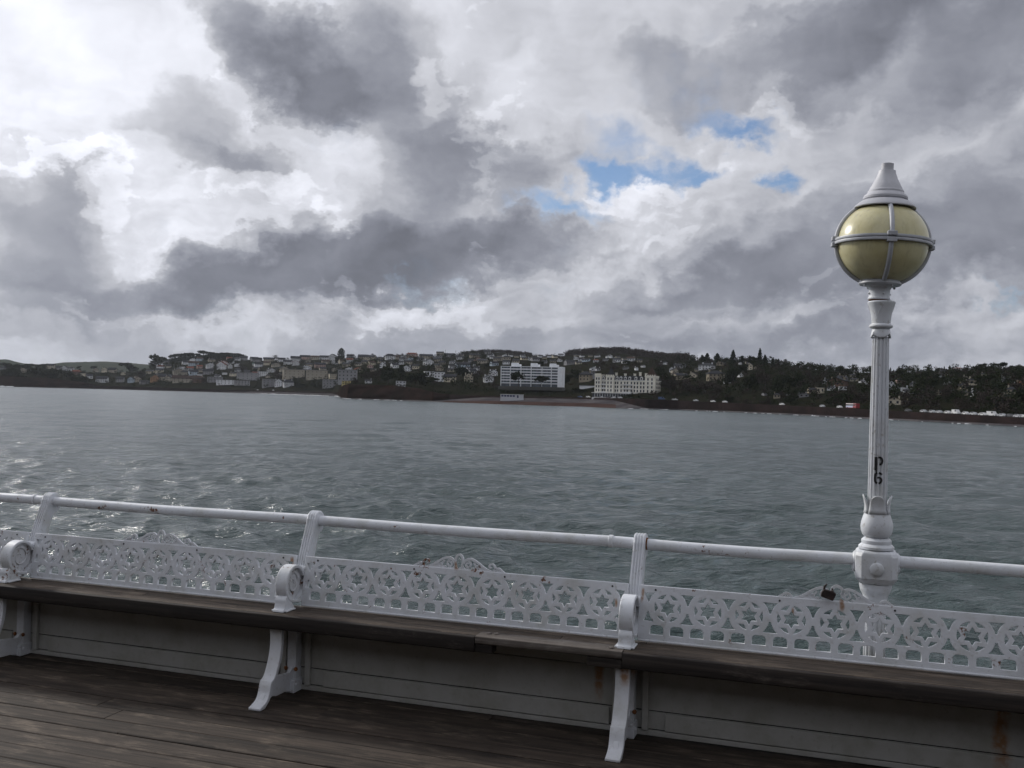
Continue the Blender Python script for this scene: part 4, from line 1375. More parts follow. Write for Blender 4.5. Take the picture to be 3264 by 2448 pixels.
bench = empty('pier_bench', (-1.7, YP, 0), label='long white cast iron pier bench with star-pierced back and dark plank seat', category='bench')
FR = [-8.16, -6.33, -4.50, -2.685, -.872, .965, 2.80, 4.63]         # cast iron ends


def bp(mb, name, mat, par=None, **kw):
    """bench part: built in world space, parented to the bench"""
    o = mb.build(name, mat, None, **kw)
    par = par or bench
    o.parent = par
    o.matrix_parent_inverse = par_inv(par)
    return o


def par_inv(par):
    m = Matrix.Identity(4)
    q = par
    while q:
        m = q.matrix_parent_inverse @ Matrix.LocRotScale(q.location, q.rotation_euler, q.scale) @ m
        q = q.parent
    return m.inverted()


def arc(cx, cz, r, a0, a1, n):
    return [(cx + r * math.cos(R(a0 + (a1 - a0) * i / n)), cz + r * math.sin(R(a0 + (a1 - a0) * i / n))) for i in range(n + 1)]


def make_end(fx, idx):
    e = empty('bench_end', (0, 0, 0))
    e.parent = bench
    e.matrix_parent_inverse = par_inv(bench)
    e.location = (fx, YP, 0)

    def part(mb, name, mat=paint, **kw):
        o = mb.build(name, mat, e, **kw)
        o.location = (0, -YP, 0)
        return o
    w = .029
    # upright that carries the handrail (side outline in y, z)
    RY, RZ = 4.815, .888
    front = smooth_path([(4.672, .635), (4.690, .70), (4.722, .78), (4.756, .86), (4.768, .90)], 4)
    top = [(RY + .047 * math.cos(R(a)), RZ + .047 * math.sin(R(a))) for a in range(165, -50, -18)]
    back = smooth_path([(4.852, .845), (4.838, .825), (4.815, .82), (4.795, .79), (4.765, .70), (4.745, .62), (4.715, .545), (4.665, .495), (4.61, .474)], 4)
    poly = front + top + back + [(4.60, .482), (4.64, .52), (4.668, .57)]
    part(MB().prism(poly, -w, w), 'post', smooth=40, bevel=.004)
    # flutes on the front of the upright
    path = [(y_, z_) for y_, z_ in front + top[:7]]
    for k in range(4):
        xx = -w * .72 + k * w * .48
        part(MB().tube([(xx, y_ - .001, z_) for y_, z_ in path], .0052, 6), 'flute', smooth=60)
    # scroll arm: outer band, recessed volute, spiral rib
    cy, cz, r = 4.567, .582, .098
    outer = arc(cy, cz, r, 28, 262, 20)
    neck = [(4.672, .660), (4.663, .642)]
    band = neck[:1] + [(4.655, .640)] + outer
    inner = arc(cy, cz, r - .017, 262, 20, 20)
    poly = band + [(4.60, .478), (4.605, .492)] + inner + [(4.66, .618)]
    part(MB().prism(poly, -w - .004, w + .004), 'scroll_band', smooth=40, bevel=.004)
    disc = MB().prism(arc(cy, cz, r - .012, 0, 350, 24), -w + .017, w - .017)
    part(disc, 'scroll_face', paint_scroll, smooth=40)
    sp = []
    for i in range(46):
        a = 260 - i * 14
        rr = (r - .022) * (1 - i / 52)
        sp.append((cy + rr * math.cos(R(a)), cz + rr * math.sin(R(a))))
    for sx in (-1, 1):
        part(MB().tube([(sx * (w - .016), a, b) for a, b in sp], [.008 * (1 - .5 * i / 46) * random.uniform(.5, 1.35) for i in range(46)], 6), 'volute', paint_scroll, smooth=60)
    part(MB().tube([(-w - .006, 4.668, .645), (w + .006, 4.668, .645)], .017, 12), 'scroll_knuckle', smooth=40, bevel=.003)
    # foot of the scroll on the seat
    foot = smooth_path([(4.448, .452), (4.452, .462), (4.462, .470), (4.468, .490), (4.470, .512), (4.484, .530), (4.505, .532)], 4) + [(4.525, .51), (4.54, .485), (4.56, .462), (4.56, .452)]
    part(MB().prism(foot, -w - .002, w + .002), 'seat_foot', smooth=40, bevel=.003)
    part(MB().box(-w - .018, w + .016, 4.462, 4.552, .4515, .460), 'foot_flange', bevel=.003)
    # floor leg under the seat
    fr = smooth_path([(4.432, .385), (4.438, .33), (4.436, .27), (4.420, .21), (4.392, .15), (4.372, .128)], 4)
    fr += smooth_path([(4.357, .124), (4.345, .100), (4.335, .065), (4.312, .034), (4.262, .016)], 4) + [(4.255, .014), (4.255, .002)]
    bk = [(4.300, .002), (4.340, .03), (4.36, .06), (4.372, .10)] + smooth_path([(4.398, .128), (4.418, .155), (4.445, .21), (4.460, .27), (4.464, .33), (4.460, .385)], 4)
    part(MB().prism(fr + bk, -w - .006, w + .004), 'leg', paint_leg, smooth=40, bevel=.003)
    web = [(4.30, .012), (4.36, .02), (4.40, .034), (4.44, .024), (4.52, .022), (4.60, .004), (4.655, .004), (4.655, .395), (4.612, .395), (4.612, .14), (4.57, .11), (4.50, .118), (4.42, .132), (4.38, .12), (4.33, .06)]
    part(MB().prism(web, -.012, .012), 'floor_bracket', paint_leg, smooth=40, bevel=.003)
    part(MB().box(-.026, .026, 4.60, 4.66, .06, .40).box(-.034, .034, 4.575, 4.662, .002, .07), 'wall_upright', paint_leg, bevel=.004)
    rustm = mat_plain('rusty_bolt', (.22, .085, .025), .85, .4, 40)
    for (by, bz) in ((4.598, .045), (4.598, .125)):
        for sx in (-1, 1):
            part(MB().lathe([(.011, 0), (.011, .006), (.006, .010), (.0, .011)], n=8), 'bolt', rustm if bz > .1 else paint_leg).matrix_local = \
                Matrix.Translation((sx * .03, by - YP, bz)) @ Matrix.Rotation(R(90), 4, 'X')
    return e


for k, fx in enumerate(FR):
    make_end(fx, k)


# pierced back panel
def back_mesh(length):
    cu = bpy.data.curves.new('plate', 'CURVE')
    cu.dimensions = '2D'
    cu.fill_mode = 'BOTH'
    cu.extrude = .0065
    cu.bevel_depth = .0022
    cu.bevel_resolution = 1
    off = -.0022

    def spl(pts):
        s_ = cu.splines.new('POLY')
        s_.points.add(len(pts) - 1)
        for q, p in zip(s_.points, pts):
            q.co = (p[0], p[1], 0, 1)
        s_.use_cyclic_u = True
    h = length / 2
    zb, zt = .006, .256                           # plate from just above the seat
    spl([(-h, zb), (h, zb), (h, zt), (-h, zt)])
    n, pitch, zc, rh = 9, .1885, .158, .066
    rh -= .0008
    x0 = -pitch * (n - 1) / 2

    def star(cx, ro, ri, rotd=90):
        pts = []
        for i in range(6):
            a = R(rotd + 60 * i)
            pts.append((cx + ro * math.cos(a), zc + ro * math.sin(a)))
            a += R(30)
            pts.append((cx + ri * math.cos(a), zc + ri * math.sin(a)))
        return pts
    for i in range(n):
        cx = x0 + i * pitch
        spl(star(cx, .0440, .0260))
        for k in range(6):
            a0, a1 = 90 + 60 * k, 150 + 60 * k
            am = R(a0 + 30)
            seg = [(cx + rh * math.cos(R(a)), zc + rh * math.sin(R(a))) for a in np.linspace(a0 + 5, a1 - 5, 9)]
            ri = .0420
            seg += [(cx + ri * math.cos(am) + .000, zc + ri * math.sin(am))]
            spl(seg)
    ra = .0895
    for i in range(n + 1):
        cx = x0 + (i - .5) * pitch
        for sgn in (1, -1):
            zbase = zc + sgn * .0685
            pts = []
            zs = np.linspace(.0700, .016, 7)
            lim = .024 if 0 < i < n else .018
            L = []
            for z_ in zs:
                d = pitch / 2 - math.sqrt(max(ra ** 2 - z_ ** 2, 0))
                L.append((max(.0015, min(d, .06)), z_))
            left = [(cx - d, zc + sgn * z_) for d, z_ in L]
            right = [(cx + d, zc + sgn * z_) for d, z_ in reversed(L)]
            if 0 < i < n:
                spl(left + right)
            else:
                edge = -h + .012 if i == 0 else h - .012
                if i == 0:
                    rr = [(max(edge, cx - d), z_) for d, z_ in []]
                    spl([(max(cx - .02, edge), zc + sgn * .0665)] + [(max(cx - .004, edge), zc + sgn * .025)] + right)
                else:
                    spl(left + [(min(cx + .004, edge), zc + sgn * .025), (min(cx + .02, edge), zc + sgn * .0665)])
    for i in range(n * 2):
        cx = x0 + (i - .5) * pitch / 2 + pitch * .0
        cx = x0 - pitch / 4 + i * pitch / 2
        w, a, b = .0338, .030, .0775
        r = .020
        pts = [(cx - w, a), (cx + w, a), (cx + w, b - r)] + [(cx + w - r + r * math.cos(R(q)), b - r + r * math.sin(R(q))) for q in (22, 45, 68)] + \
              [(cx + w - r, b), (cx - w + r, b)] + [(cx - w + r - r * math.cos(R(q)), b - r + r * math.sin(R(q))) for q in (68, 45, 22)] + [(cx - w, b - r)]
        spl(pts)
    ob = bpy.data.objects.new('tmp', cu)
    COL.objects.link(ob)
    dg = bpy.context.evaluated_depsgraph_get()
    me = bpy.data.meshes.new_from_object(ob.evaluated_get(dg))
    bpy.data.objects.remove(ob)
    # curve lies in XY: stand it up in XZ
    me.transform(Matrix.Rotation(R(90), 4, 'X'))
    me.materials.clear()
    me.materials.append(paint)
    return me


def spiral(cx, cz, r0, r1, a0, turns, n=18, sgn=1):
    return [(cx + (r0 + (r1 - r0) * i / n) * math.cos(R(a0 + sgn * 360 * turns * i / n)),
             cz + (r0 + (r1 - r0) * i / n) * math.sin(R(a0 + sgn * 360 * turns * i / n))) for i in range(n + 1)]


def crest_mb(curl=True, broken=False):
    mb = MB()
    y0, y1 = -.006, .006
    zt = .256
    mb.box(-.245, .245, y0 + .0005, y1 - .0005, zt - .004, zt + .006)
    if broken:
        mb.ribbon([(x_, zt + z_) for x_, z_ in smooth_path([(-.020, .020), (-.014, .055), (.004, .070), (.024, .062), (.034, .042), (.028, .022)], 5)], .013, y0, y1)
    else:
        mb.ribbon([(.021 * math.cos(R(a)), zt + .037 + .038 * math.sin(R(a))) for a in range(-90, 271, 15)], .011, y0, y1)
    for s_ in (-1, 1):
        def P(l):
            return [(s_ * x_, zt + z_) for x_, z_ in l]
        for fill in ([(.165, .0), (.148, .008), (.120, .022), (.100, .030), (.088, .020), (.084, .0)], [(.066, .0), (.056, .010), (.034, .008), (.022, .020), (.014, .0)]):
            pf_ = P(fill)
            mb.prism(pf_ if s_ > 0 else pf_[::-1], y0 + .002, y1 - .002, 'Y')
        hump = smooth_path([(.178, .002), (.150, .010), (.118, .030), (.085, .050), (.058, .057), (.036, .049), (.026, .032)], 4)
        mb.ribbon(P(hump), .012, y0, y1)
        mb.ribbon(P(spiral(.048, .028, .022, .005, 175, 1.35, 20, -1)), .0085, y0 + .001, y1 - .001)
        mb.ribbon(P(smooth_path([(.115, .024), (.098, .022), (.088, .030), (.080, .040)], 4)), .008, y0 + .001, y1 - .001)
        mb.ribbon(P(spiral(.105, .013, .012, .004, 20, 1.1, 14, 1)), .007, y0 + .001, y1 - .001)
        mb.ribbon(P(smooth_path([(.086, .004), (.078, .012), (.068, .010)], 4)), .008, y0 + .001, y1 - .001)
        mb.ribbon(P(smooth_path([(.140, .004), (.135, .016)], 3)), .009, y0 + .001, y1 - .001)
        mb.ribbon(P(smooth_path([(.248, .0), (.232, .010), (.215, .021), (.198, .016), (.188, .004)], 4)), .010, y0, y1)
        mb.ribbon(P(spiral(.214, .008, .008, .003, 90, 1, 10)), .006, y0 + .001, y1 - .001)
        if curl and s_ < 0 or curl and not broken:
            mb.ribbon(P(smooth_path([(.200, .014), (.193, .030), (.181, .040), (.168, .036), (.166, .024), (.176, .022)], 4)), .009, y0, y1)
    return mb


bolt_dark = mat_plain('dark_hole', (.012, .011, .012), .8)
TILT = math.atan2(.035, .256)
for k in range(len(FR) - 1):
    x0, x1 = FR[k] + .030, FR[k + 1] - .030
    me = back_mesh(x1 - x0)
    o = link('back_panel', me)
    o.parent = bench
    o.matrix_parent_inverse = par_inv(bench)
    o.location = ((x0 + x1) / 2, 4.640, .455)
    o.rotation_euler = (-TILT, 0, 0)
    o2 = crest_mb(curl=(k != 4), broken=(k == 4)).build('crest', paint, o, smooth=30, bevel=.0015, seg=1)
    h = (x1 - x0) / 2
    MB().box(-h, h, -.012, .006, -.004, .0058).build('bottom_lip', paint, o, bevel=.003)
    MB().box(-h, h, .0095, .022, .238, .2585).build('top_rail', paint, o, bevel=.004)
    for bx in (-.242, .252, -h + .075, h - .075):
        MB().lathe([(.0048, 0), (.0048, .0015)], n=8).build('bolt_hole', bolt_dark, o, rot=(R(90), 0, 0), loc=(bx, -.009, .240))

# seat planks


def plank_seat(x0, x1, y0, y1, z0, z1, mat, name='seat_plank', nose=.02, dy=0.0):
    poly = [(y0 + nose, z0), (y1, z0), (y1, z1), (y0 + nose * .9, z1)] + [(y0 + nose - nose * math.cos(R(a)), z1 - nose * .9 + nose * .9 * math.sin(R(a))) for a in (70, 45, 20)] + \
           [(y0, z0 + nose)] + [(y0 + nose - nose * math.cos(R(a)), z0 + nose - nose * math.sin(R(a))) for a in (30, 60)]
    return bp(MB().prism(poly, x0, x1), name, mat, smooth=50)


for (x0, x1, m_) in ((-8.6, -2.96, seat_wood), (-2.957, -1.585, seat_wood), (-.868, 4.95, seat_wood)):
    plank_seat(x0, x1, 4.4235, 4.508, .412, .450, m_, nose=.004)
plank_seat(-1.582, -.871, 4.4005, 4.508, .4145, .4515, seat_wood_new, nose=.008)
for (x0, x1) in ((-8.6, -3.6), (-3.597, -1.2), (-1.197, 4.55)):
    plank_seat(x0, x1, 4.514, 4.600, .410, .4475, seat_wood, nose=.006)
    plank_seat(x0 + .4, x1 + .4, 4.606, 4.655, .409, .446, seat_wood, nose=.006)
# heavy nosing board under the front edge; it is broken away in the middle bay
for (x0, x1, dz) in ((-8.6, -1.585, 0), (-.868, 4.95, 0)):
    o = plank_seat(x0, x1, 4.396, 4.4225, .374 + dz, .4485 + dz, seat_edge, 'seat_nosing', nose=.010)
bp(MB().box(-1.584, -1.495, 4.404, 4.47, .374, .4135), 'broken_splinter', seat_edge, bevel=.004)
bp(MB().box(-1.035, -.869, 4.404, 4.47, .370, .4135), 'broken_splinter', seat_edge, bevel=.004)
for (bx, by) in ((-1.535, 4.468), (-1.50, 4.478), (-.93, 4.445)):
    bp(MB().lathe([(.014, .4515), (.013, .456), (.006, .4585)], bx, by, 10), 'bolt_head', mat_plain('old_bolt', (.10, .085, .075), .7, .3, 30), smooth=50)

# boards below the seat
for k in range(len(FR) - 1):
    x0, x1 = FR[k] + .002, FR[k + 1] - .002
    o = bp(MB().box(x0, x1, YP + .012, YP + .022, .004, .408), 'kick_panel', bolt_dark)
    for z0, z1, dy, i0, i1 in ((.004, .029, .010, 0, 0), (.034, .117, .016, .165, .10), (.034, .117, .0, 0, 0), (.122, .306, 0, 0, 0), (.310, .407, .003, 0, 0)):
        bp(MB().box(x0 + i0, x1 - i1, YP - dy, YP + (.011 if not i0 else -.0008), z0, z1), 'board', paint_board, o, bevel=.003)
    for a in (x0 + .055, x1 - .085):
        bp(MB().box(a, a + .030, YP - .022, YP - .0007, .031, .40), 'batten', paint_board, o, bevel=.003)

# ------------------------------------------------------------------ handrail
rail = empty('handrail', (-1.7, 4.815, .888), label='round white handrail pipe running behind the bench through the lamp post', category='handrail')
LX, LY = .222, 4.815


def wp(mb, name, mat, par, M=None, **kw):
    me = mb.mesh(name, mat, kw.pop('smooth', None))
    if M is not None:
        me.transform(M)
    o = link(name, me, None, **kw)
    o.parent = par
    o.matrix_parent_inverse = par_inv(par)
    return o


RRAD = .0275
for a, b in ((-9.5, -4.62), (-4.618, -2.80), (-2.798, -1.02), (-1.018, LX - .09), (LX + .09, 6.0)):
    n = 14
    wp(MB().tube([(a + (b - a) * i / n, 4.815 + .002 * math.sin(i * 1.3 + a), .888 - .006 * math.sin(math.pi * i / n)) for i in range(n + 1)], RRAD, 20), 'rail_pipe', paint, rail, smooth=40)
for x_ in (-4.63, -1.02):
    wp(MB().lathe([(RRAD + .001, -.012), (RRAD + .0045, -.009), (RRAD + .0045, .009), (RRAD + .001, .012)], n=20, capb=False, capt=False), 'rail_joint', paint, rail, smooth=40,
       M=Matrix.Translation((x_, 4.815, .888)) @ Matrix.Rotation(R(90), 4, 'Y'))
rust = mat_plain('rust', (.17, .07, .025), .9, .4, 60)
wp(MB().lathe([(RRAD + .0005, -.004), (RRAD + .003, -.003), (RRAD + .003, .003), (RRAD + .0005, .004)], n=20, capb=False, capt=False), 'rust_ring', rust, rail, smooth=40,
   M=Matrix.Translation((-.872 + .032, 4.815, .888)) @ Matrix.Rotation(R(90), 4, 'Y'))

# ------------------------------------------------------------------ lamp post
lamp = empty('lamp_post', (LX, LY, 0), label='white fluted cast iron lamp post with yellowed globe lantern, stencilled P6', category='lamp post')
lamp_grey = mat_plain('lamp_grey_paint', (.46, .475, .51), .45, .12, 12, .001)
lamp_cap_m = mat_plain('lamp_cap_paint', (.52, .525, .56), .5, .10, 9, .001)
lamp_white = mat_paint('lamp_white_paint', (.70, .725, .765), chips=.68, grime=.6)


def fl(n_, depth):
    def g(r, z, a):
        t = abs(math.sin(a * n_ / 2))
        return r * (1 - depth * (1 - min(1, t * 1.35)) ** 0.7) if True else r
    return g


def lp(mb, name, mat=lamp_white, par=lamp, **kw):
    return mb.build(name, mat, par, **kw)


lp(MB().lathe([(.075, .002), (.075, .03), (.060, .045), (.052, .07)], n=32), 'base_plate', smooth=40)
lp(MB().lathe([(.048, .071), (.048, .70)], n=126, rmod=fl(14, .15)), 'lower_shaft', smooth=25)
lp(MB().lathe([(.050, .701), (.054, .72), (.058, .735), (.066, .748), (.070, .765), (.072, .784)], n=32), 'box_cushion', smooth=40)
# square junction box with chamfered corners
ch, hb = .026, .092
def octo(h_, c):
    return [(-h_ + c, -h_), (h_ - c, -h_), (h_, -h_ + c), (h_, h_ - c), (h_ - c, h_), (-h_ + c, h_), (-h_, h_ - c), (-h_, -h_ + c)]
mb = MB()
secs = [(.068, .018, .786), (.078, .022, .797), (.090, .026, .815), (.092, .026, .915), (.086, .026, .930), (.076, .024, .938)]
for (h_, c, z) in secs:
    mb.v += [(p[0], p[1], z) for p in octo(h_, c)]
for k in range(len(secs) - 1):
    for i in range(8):
        mb.f.append((k * 8 + i, k * 8 + (i + 1) % 8, k * 8 + 8 + (i + 1) % 8, k * 8 + 8 + i))
mb.f += [tuple(range(7, -1, -1)), tuple(len(secs) * 8 - 8 + i for i in range(8))]
mb.mi = [0] * len(mb.f)
box = lp(mb, 'junction_box', smooth=25, bevel=.003)
for rz in (0, 90, 180, 270):
    o = MB().lathe([(.031, -.001), (.030, .005), (.025, .009), (.014, .0125), (.0, .0135)], n=24).build('boss', lamp_white, box, smooth=60)
    o.matrix_local = Matrix.Rotation(R(rz), 4, 'Z') @ Matrix.Translation((0, -.092, .860)) @ Matrix.Rotation(R(90), 4, 'X')
for rz in (90, 270):
    o = MB().lathe([(.040, -.002), (.039, .004), (.034, .008), (.031, .012)], n=24).build('rail_socket', lamp_white, box, smooth=50)
    o.matrix_local = Matrix.Rotation(R(rz), 4, 'Z') @ Matrix.Translation((0, -.090, .888)) @ Matrix.Rotation(R(90), 4, 'X')
lp(MB().lathe([(.070, .939), (.078, .944), (.078, .954), (.070, .962), (.064, .966), (.066, .974), (.066, .982), (.058, .990), (.052, .994)], n=40), 'lower_mouldings', smooth=35)
# tulip bulb and leaf tips
lp(MB().lathe([(.050, .995), (.062, 1.006), (.069, 1.025), (.071, 1.045), (.068, 1.066), (.061, 1.090), (.053, 1.112), (.049, 1.128), (.048, 1.14)], n=40), 'tulip_bulb', smooth=60)
for k in range(4):
    a0 = -math.pi / 2 + k * math.pi / 2
    mb = MB()
    rowsN = 9
    prof = [(.0535, 1.105), (.0505, 1.122), (.0500, 1.138), (.0515, 1.152), (.0535, 1.164), (.0560, 1.174), (.0580, 1.182), (.0590, 1.187), (.0595, 1.190)]
    hw = [.74, .72, .68, .63, .56, .47, .35, .22, .04]
    nv = 9
    for (r_, z), h_ in zip(prof, hw):
        for i in range(nv):
            a = a0 + h_ * (i / (nv - 1) * 2 - 1)
            rr = r_ + .003 * (abs(i / (nv - 1) * 2 - 1)) ** 3
            mb.v.append((rr * math.cos(a), rr * math.sin(a), z))
    for i in range(rowsN - 1):
        for j in range(nv - 1):
            mb.f.append((i * nv + j, i * nv + j + 1, i * nv + nv + j + 1, i * nv + nv + j))
    mb.mi = [0] * len(mb.f)
    o = lp(mb, 'leaf', smooth=60)
    sm = o.modifiers.new('thick', 'SOLIDIFY')
    sm.thickness, sm.offset = .006, -1
# fluted shaft
lp(MB().lathe([(.0425, 1.135), (.0422, 1.25), (.0412, 1.45), (.0395, 1.65), (.0375, 1.85), (.037, 1.918)], n=126, rmod=fl(14, .16)), 'fluted_shaft', smooth=25)
# scalloped drapery, ring, bell capital, neck
mb = MB()
nn = 64
lev = [(.038, 1.957), (.041, 1.948), (.044, 1.938), (.0465, 1.930), (.048, 1.922), (.0485, 1.916)]
for k, (r_, z) in enumerate(lev):
    for i in range(nn):
        a = 2 * math.pi * i / nn
        scal = abs(math.sin(a * 2)) ** .7
        f_ = k / (len(lev) - 1)
        zz = z + f_ * (.020 * (1 - scal)) - f_ * .004
        rr = r_ * (1 + .06 * f_ * (1 - scal)) - .004 * f_ * scal
        mb.v.append((rr * math.cos(a + .785), rr * math.sin(a + .785), zz))
for k in range(len(lev) - 1):
    for i in range(nn):
        mb.f.append((k * nn + i, k * nn + (i + 1) % nn, k * nn + nn + (i + 1) % nn, k * nn + nn + i))
mb.mi = [0] * len(mb.f)
o = lp(mb, 'drapery', smooth=50)
sm = o.modifiers.new('thick', 'SOLIDIFY')
sm.thickness, sm.offset = .006, -1
lp(MB().lathe([(.037, 1.957), (.046, 1.959), (.0515, 1.964), (.0525, 1.969), (.050, 1.974), (.043, 1.979), (.042, 1.983)], n=40), 'ring', smooth=40)
bell = lp(MB().lathe([(.0415, 1.984), (.0425, 2.00), (.047, 2.03), (.054, 2.058), (.0605, 2.072), (.0615, 2.078), (.058, 2.083), (.05, 2.085)], n=40), 'bell_capital', smooth=40)
for k in range(4):
    a = R(-100 + 90 * k)
    pts = [(r_ * math.cos(a + d), r_ * math.sin(a + d), z) for r_, d, z in ((.0435, -.35, 2.012), (.047, -.1, 2.03), (.0515, .05, 2.048), (.056, .12, 2.062), (.0605, .3, 2.074))]
    MB().tube(pts, [.001, .002, .0022, .002, .001], 6).build('leaf_vein', lamp_white, bell, smooth=60)
# lantern head, leaning a little
head = empty('lantern', (-.012, 0, 2.086), parent=lamp)
head.rotation_euler = (0, R(2.3), 0)


def hp(mb, name, mat=lamp_white, **kw):
    o = mb.build(name, mat, head, **kw)
    o.location = (0, 0, -2.086)
    return o


hp(MB().lathe([(.046, 2.0865), (.046, 2.0905)], n=32), 'rusty_joint', rust)
neck = hp(MB().lathe([(.0485, 2.091), (.0500, 2.096), (.0475, 2.101), (.0465, 2.105), (.0462, 2.135), (.052, 2.147), (.068, 2.153)], n=40), 'neck', smooth=40)
for k in range(4):
    a = R(-70 + 90 * k)
    MB().lathe([(.005, 0), (.005, .006), (.002, .008)], n=8).build('screw', lamp_white, neck).matrix_local = Matrix.Translation((.046 * math.cos(a), .046 * math.sin(a), 2.118)) @ Matrix.Rotation(a, 4, 'Z') @ Matrix.Rotation(R(90), 4, 'Y')
GC, GR = 2.352, .200
gcol = bpy.data.materials.new('yellowed_globe')
gcol.use_nodes = True
nt = NT(gcol.node_tree)
b = gcol.node_tree.nodes['Principled BSDF']
geo = nt.n('ShaderNodeNewGeometry')
n1 = nt.noise(geo.outputs['Position'], 9.0, 5, .6)
n2 = nt.noise(nt.vm('MULTIPLY', geo.outputs['Position'], (40, 40, 5)), 1.0, 4, .6)
c = nt.mix(nt.ramp(n1, .35, .7), rgb(.68, .635, .40), rgb(.58, .53, .30))
c = nt.mix(nt.m('MULTIPLY', nt.ramp(n2, .5, .75), .25), c, rgb(.24, .20, .09))
nt.put(b.inputs['Base Color'], c)
b.inputs['Roughness'].default_value = .28
b.inputs['Subsurface Weight'].default_value = .25
b.inputs['Subsurface Radius'].default_value = (.06, .05, .02)
b.inputs['Subsurface Scale'].default_value = .5
hp(MB().lathe([(max(.001, GR * math.cos(R(a))), GC + GR * .955 * math.sin(R(a))) for a in range(-66, 62, 4)], n=56), 'globe', gcol, smooth=80)
hp(MB().lathe([(.070, 2.154), (.090, 2.157), (.095, 2.163), (.093, 2.170), (.086, 2.173), (.084, 2.178), (.086, 2.186), (.080, 2.190)], n=40), 'globe_collar', lamp_grey, smooth=35)
for k in range(4):
    a = R(-82 + 90 * k)
    pts = [((GR + .007) * math.cos(R(e_)) * math.cos(a), (GR + .007) * math.cos(R(e_)) * math.sin(a), GC + (GR * .955 + .005) * math.sin(R(e_))) for e_ in range(-64, 57, 6)]
    hp(MB().tube(pts, .0105, 8), 'rib', lamp_grey, smooth=60)
    cl = MB().box(-.012, .014, -.021, .021, .004, .024).box(-.012, .014, -.021, .021, -.024, -.004).mesh('clamp', lamp_grey)
    o = link('band_clamp', cl, head, bevel=.003)
    o.matrix_local = Matrix.Translation((.213 * math.cos(a), .213 * math.sin(a), GC - 2.086)) @ Matrix.Rotation(a, 4, 'Z')
    hp(MB().lathe([(.006, 0), (.006, .010), (.003, .013)], n=8), 'collar_bolt', lamp_grey).matrix_local = Matrix.Translation((.082 * math.cos(a + .5), .082 * math.sin(a + .5), 2.159 - 2.086)) @ Matrix.Rotation(math.pi, 4, 'X')
for z0 in (GC + .0015, GC - .0135):
    hp(MB().lathe([(.202, z0), (.216, z0), (.218, z0 + .006), (.216, z0 + .012), (.202, z0 + .012)], n=64, capb=False, capt=False), 'band', lamp_grey, smooth=40)
hp(MB().lathe([(.134, 2.512), (.136, 2.515), (.133, 2.521), (.118, 2.535), (.106, 2.545), (.098, 2.549)], n=48), 'cap_brim', lamp_cap_m, smooth=40, capb=False) if False else \
    hp(MB().lathe([(.128, 2.514), (.136, 2.512), (.137, 2.516), (.131, 2.524), (.116, 2.537), (.104, 2.546), (.094, 2.550)], n=48), 'cap_brim', lamp_cap_m, smooth=35)
hp(MB().lathe([(.090, 2.5505), (.097, 2.556), (.098, 2.564), (.093, 2.573), (.084, 2.579), (.080, 2.584), (.080, 2.592), (.075, 2.597), (.073, 2.602), (.071, 2.607),
               (.058, 2.632), (.047, 2.655), (.040, 2.675), (.0375, 2.689), (.030, 2.690)], n=48), 'cap_cone', lamp_cap_m, smooth=35)
hp(MB().lathe([(.0275, 2.6905), (.0275, 2.7215), (.022, 2.722)], n=32), 'cap_spout', lamp_cap_m, smooth=40)
# stencilled letters on the shaft
ink = mat_plain('stencil_black', (.012, .012, .013), .6, .2, 30)


def on_shaft(pts, z0, name):
    """flat strokes (x, z) wrapped on the front of the shaft"""
    mb = MB()
    for (path, w_) in pts:
        n = len(path)
        L, Rr = [], []
        for k, p in enumerate(path):
            a, b_ = path[max(k - 1, 0)], path[min(k + 1, n - 1)]
            t = Vector((b_[0] - a[0], b_[1] - a[1])).normalized()
            L.append((p[0] - t.y * w_ / 2, p[1] + t.x * w_ / 2))
            Rr.append((p[0] + t.y * w_ / 2, p[1] - t.x * w_ / 2))
        o_ = len(mb.v)
        for q in L + Rr:
            for dr in (.0, -.004):
                rr = .0432 + dr
                a = q[0] / .0425
                mb.v.append((rr * math.sin(a), -rr * math.cos(a), z0 + q[1]))
        for k in range(n - 1):
            A, B, C, D = o_ + 2 * k, o_ + 2 * (k + 1), o_ + 2 * (n + k + 1), o_ + 2 * (n + k)
            mb.f += [(A, B, C, D), (A + 1, D + 1, C + 1, B + 1), (A, A + 1, B + 1, B), (D, C, C + 1, D + 1)]
        mb.f += [(o_, o_ + 2 * n, o_ + 2 * n + 1, o_ + 1), (o_ + 2 * n - 2, o_ + 2 * n - 1, o_ + 4 * n - 1, o_ + 4 * n - 2)]
    mb.mi = [0] * len(mb.f)
    return lp(mb, name, ink)


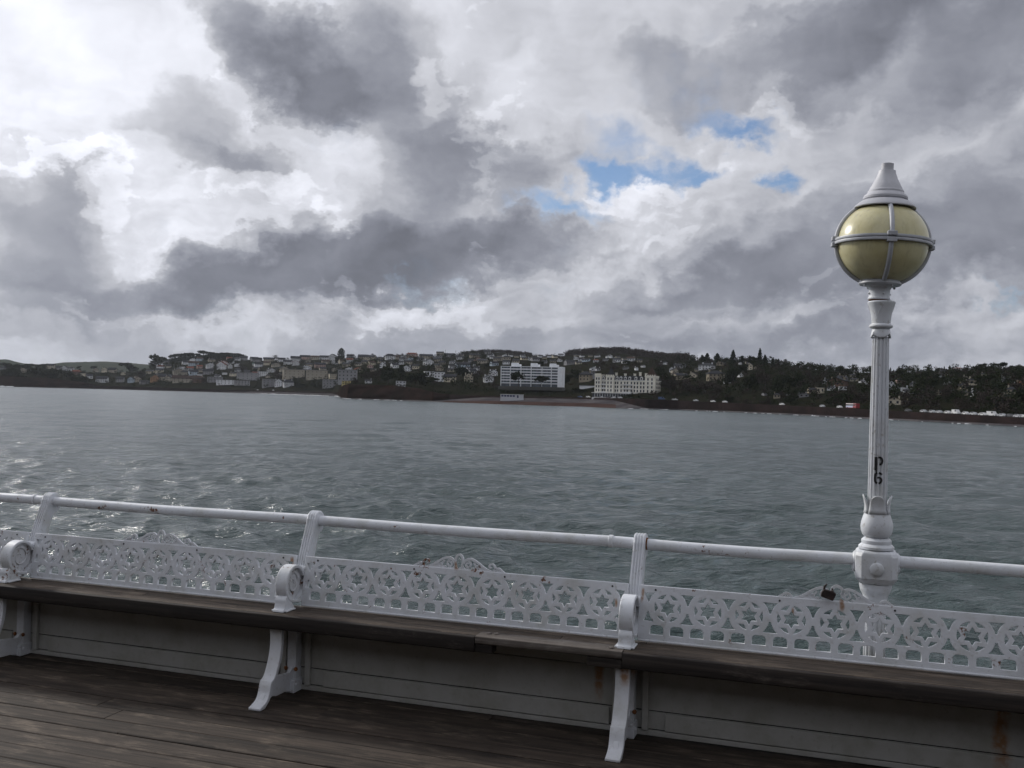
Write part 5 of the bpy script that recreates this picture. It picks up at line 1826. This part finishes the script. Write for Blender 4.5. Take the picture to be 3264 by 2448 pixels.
on_shaft([([(-.012, -.001), (-.012, .03), (-.012, .060)], .011), (smooth_path([(-.002, .058), (.010, .057), (.0165, .047), (.0165, .037), (.011, .028), (.004, .0255)], 5), .0085),
          ([(-.009, -.009), (-.009, .0)], .004)], 1.306, 'letter_p')
on_shaft([(smooth_path([(-.004, .049), (-.012, .044), (-.0145, .030), (-.0145, .016), (-.011, .006), (-.004, .002)], 5), .0085),
          (smooth_path([(.002, .049), (.010, .047), (.015, .041)], 5), .008),
          (smooth_path([(.002, .001), (.010, .005), (.0145, .014), (.012, .024), (.004, .028), (-.004, .026)], 5), .008)], 1.2445, 'digit_six')

# ------------------------------------------------------------------ padlock on the crest
pad_m = mat_plain('rusted_padlock', (.030, .019, .017), .75, .45, 45, .002)
pad = empty('padlock', (.012, 4.640, .728), label='rusted brown padlock hooked on the bench crest left of the lamp post', category='padlock')
pad.rotation_euler = (0, R(14), 0)
pad.scale = (.88, .88, .88)
MB().prism([(-.034, .0), (.030, -.004), (.036, .034), (.020, .043), (-.028, .040), (-.036, .022)], -.012, .012, 'Y').build('lock_body', pad_m, pad, bevel=.004)
MB().tube([(-.026, 0, .036), (-.028, 0, .056), (-.020, 0, .068)], [.006, .006, .004], 8).build('shackle', pad_m, pad, smooth=50)
MB().tube([(.016, 0, .038), (.013, 0, .050), (.008, 0, .056)], [.006, .005, .003], 8).build('shackle_stub', pad_m, pad, smooth=50)

# ------------------------------------------------------------------ sea air over the bay
hz_m = bpy.data.materials.new('sea_haze')
hz_m.use_nodes = True
ht = hz_m.node_tree
ht.nodes.clear()
ho, hv = ht.nodes.new('ShaderNodeOutputMaterial'), ht.nodes.new('ShaderNodeVolumePrincipled')
hv.inputs['Color'].default_value = (.86, .91, 1.0, 1)
hv.inputs['Density'].default_value = .000026
hv.inputs['Anisotropy'].default_value = .2
ht.links.new(hv.outputs[0], ho.inputs['Volume'])
MB().box(-7500, 7500, -3000, 8500, SEA - 3.5, 260).build('haze', hz_m, None, kind='stuff')
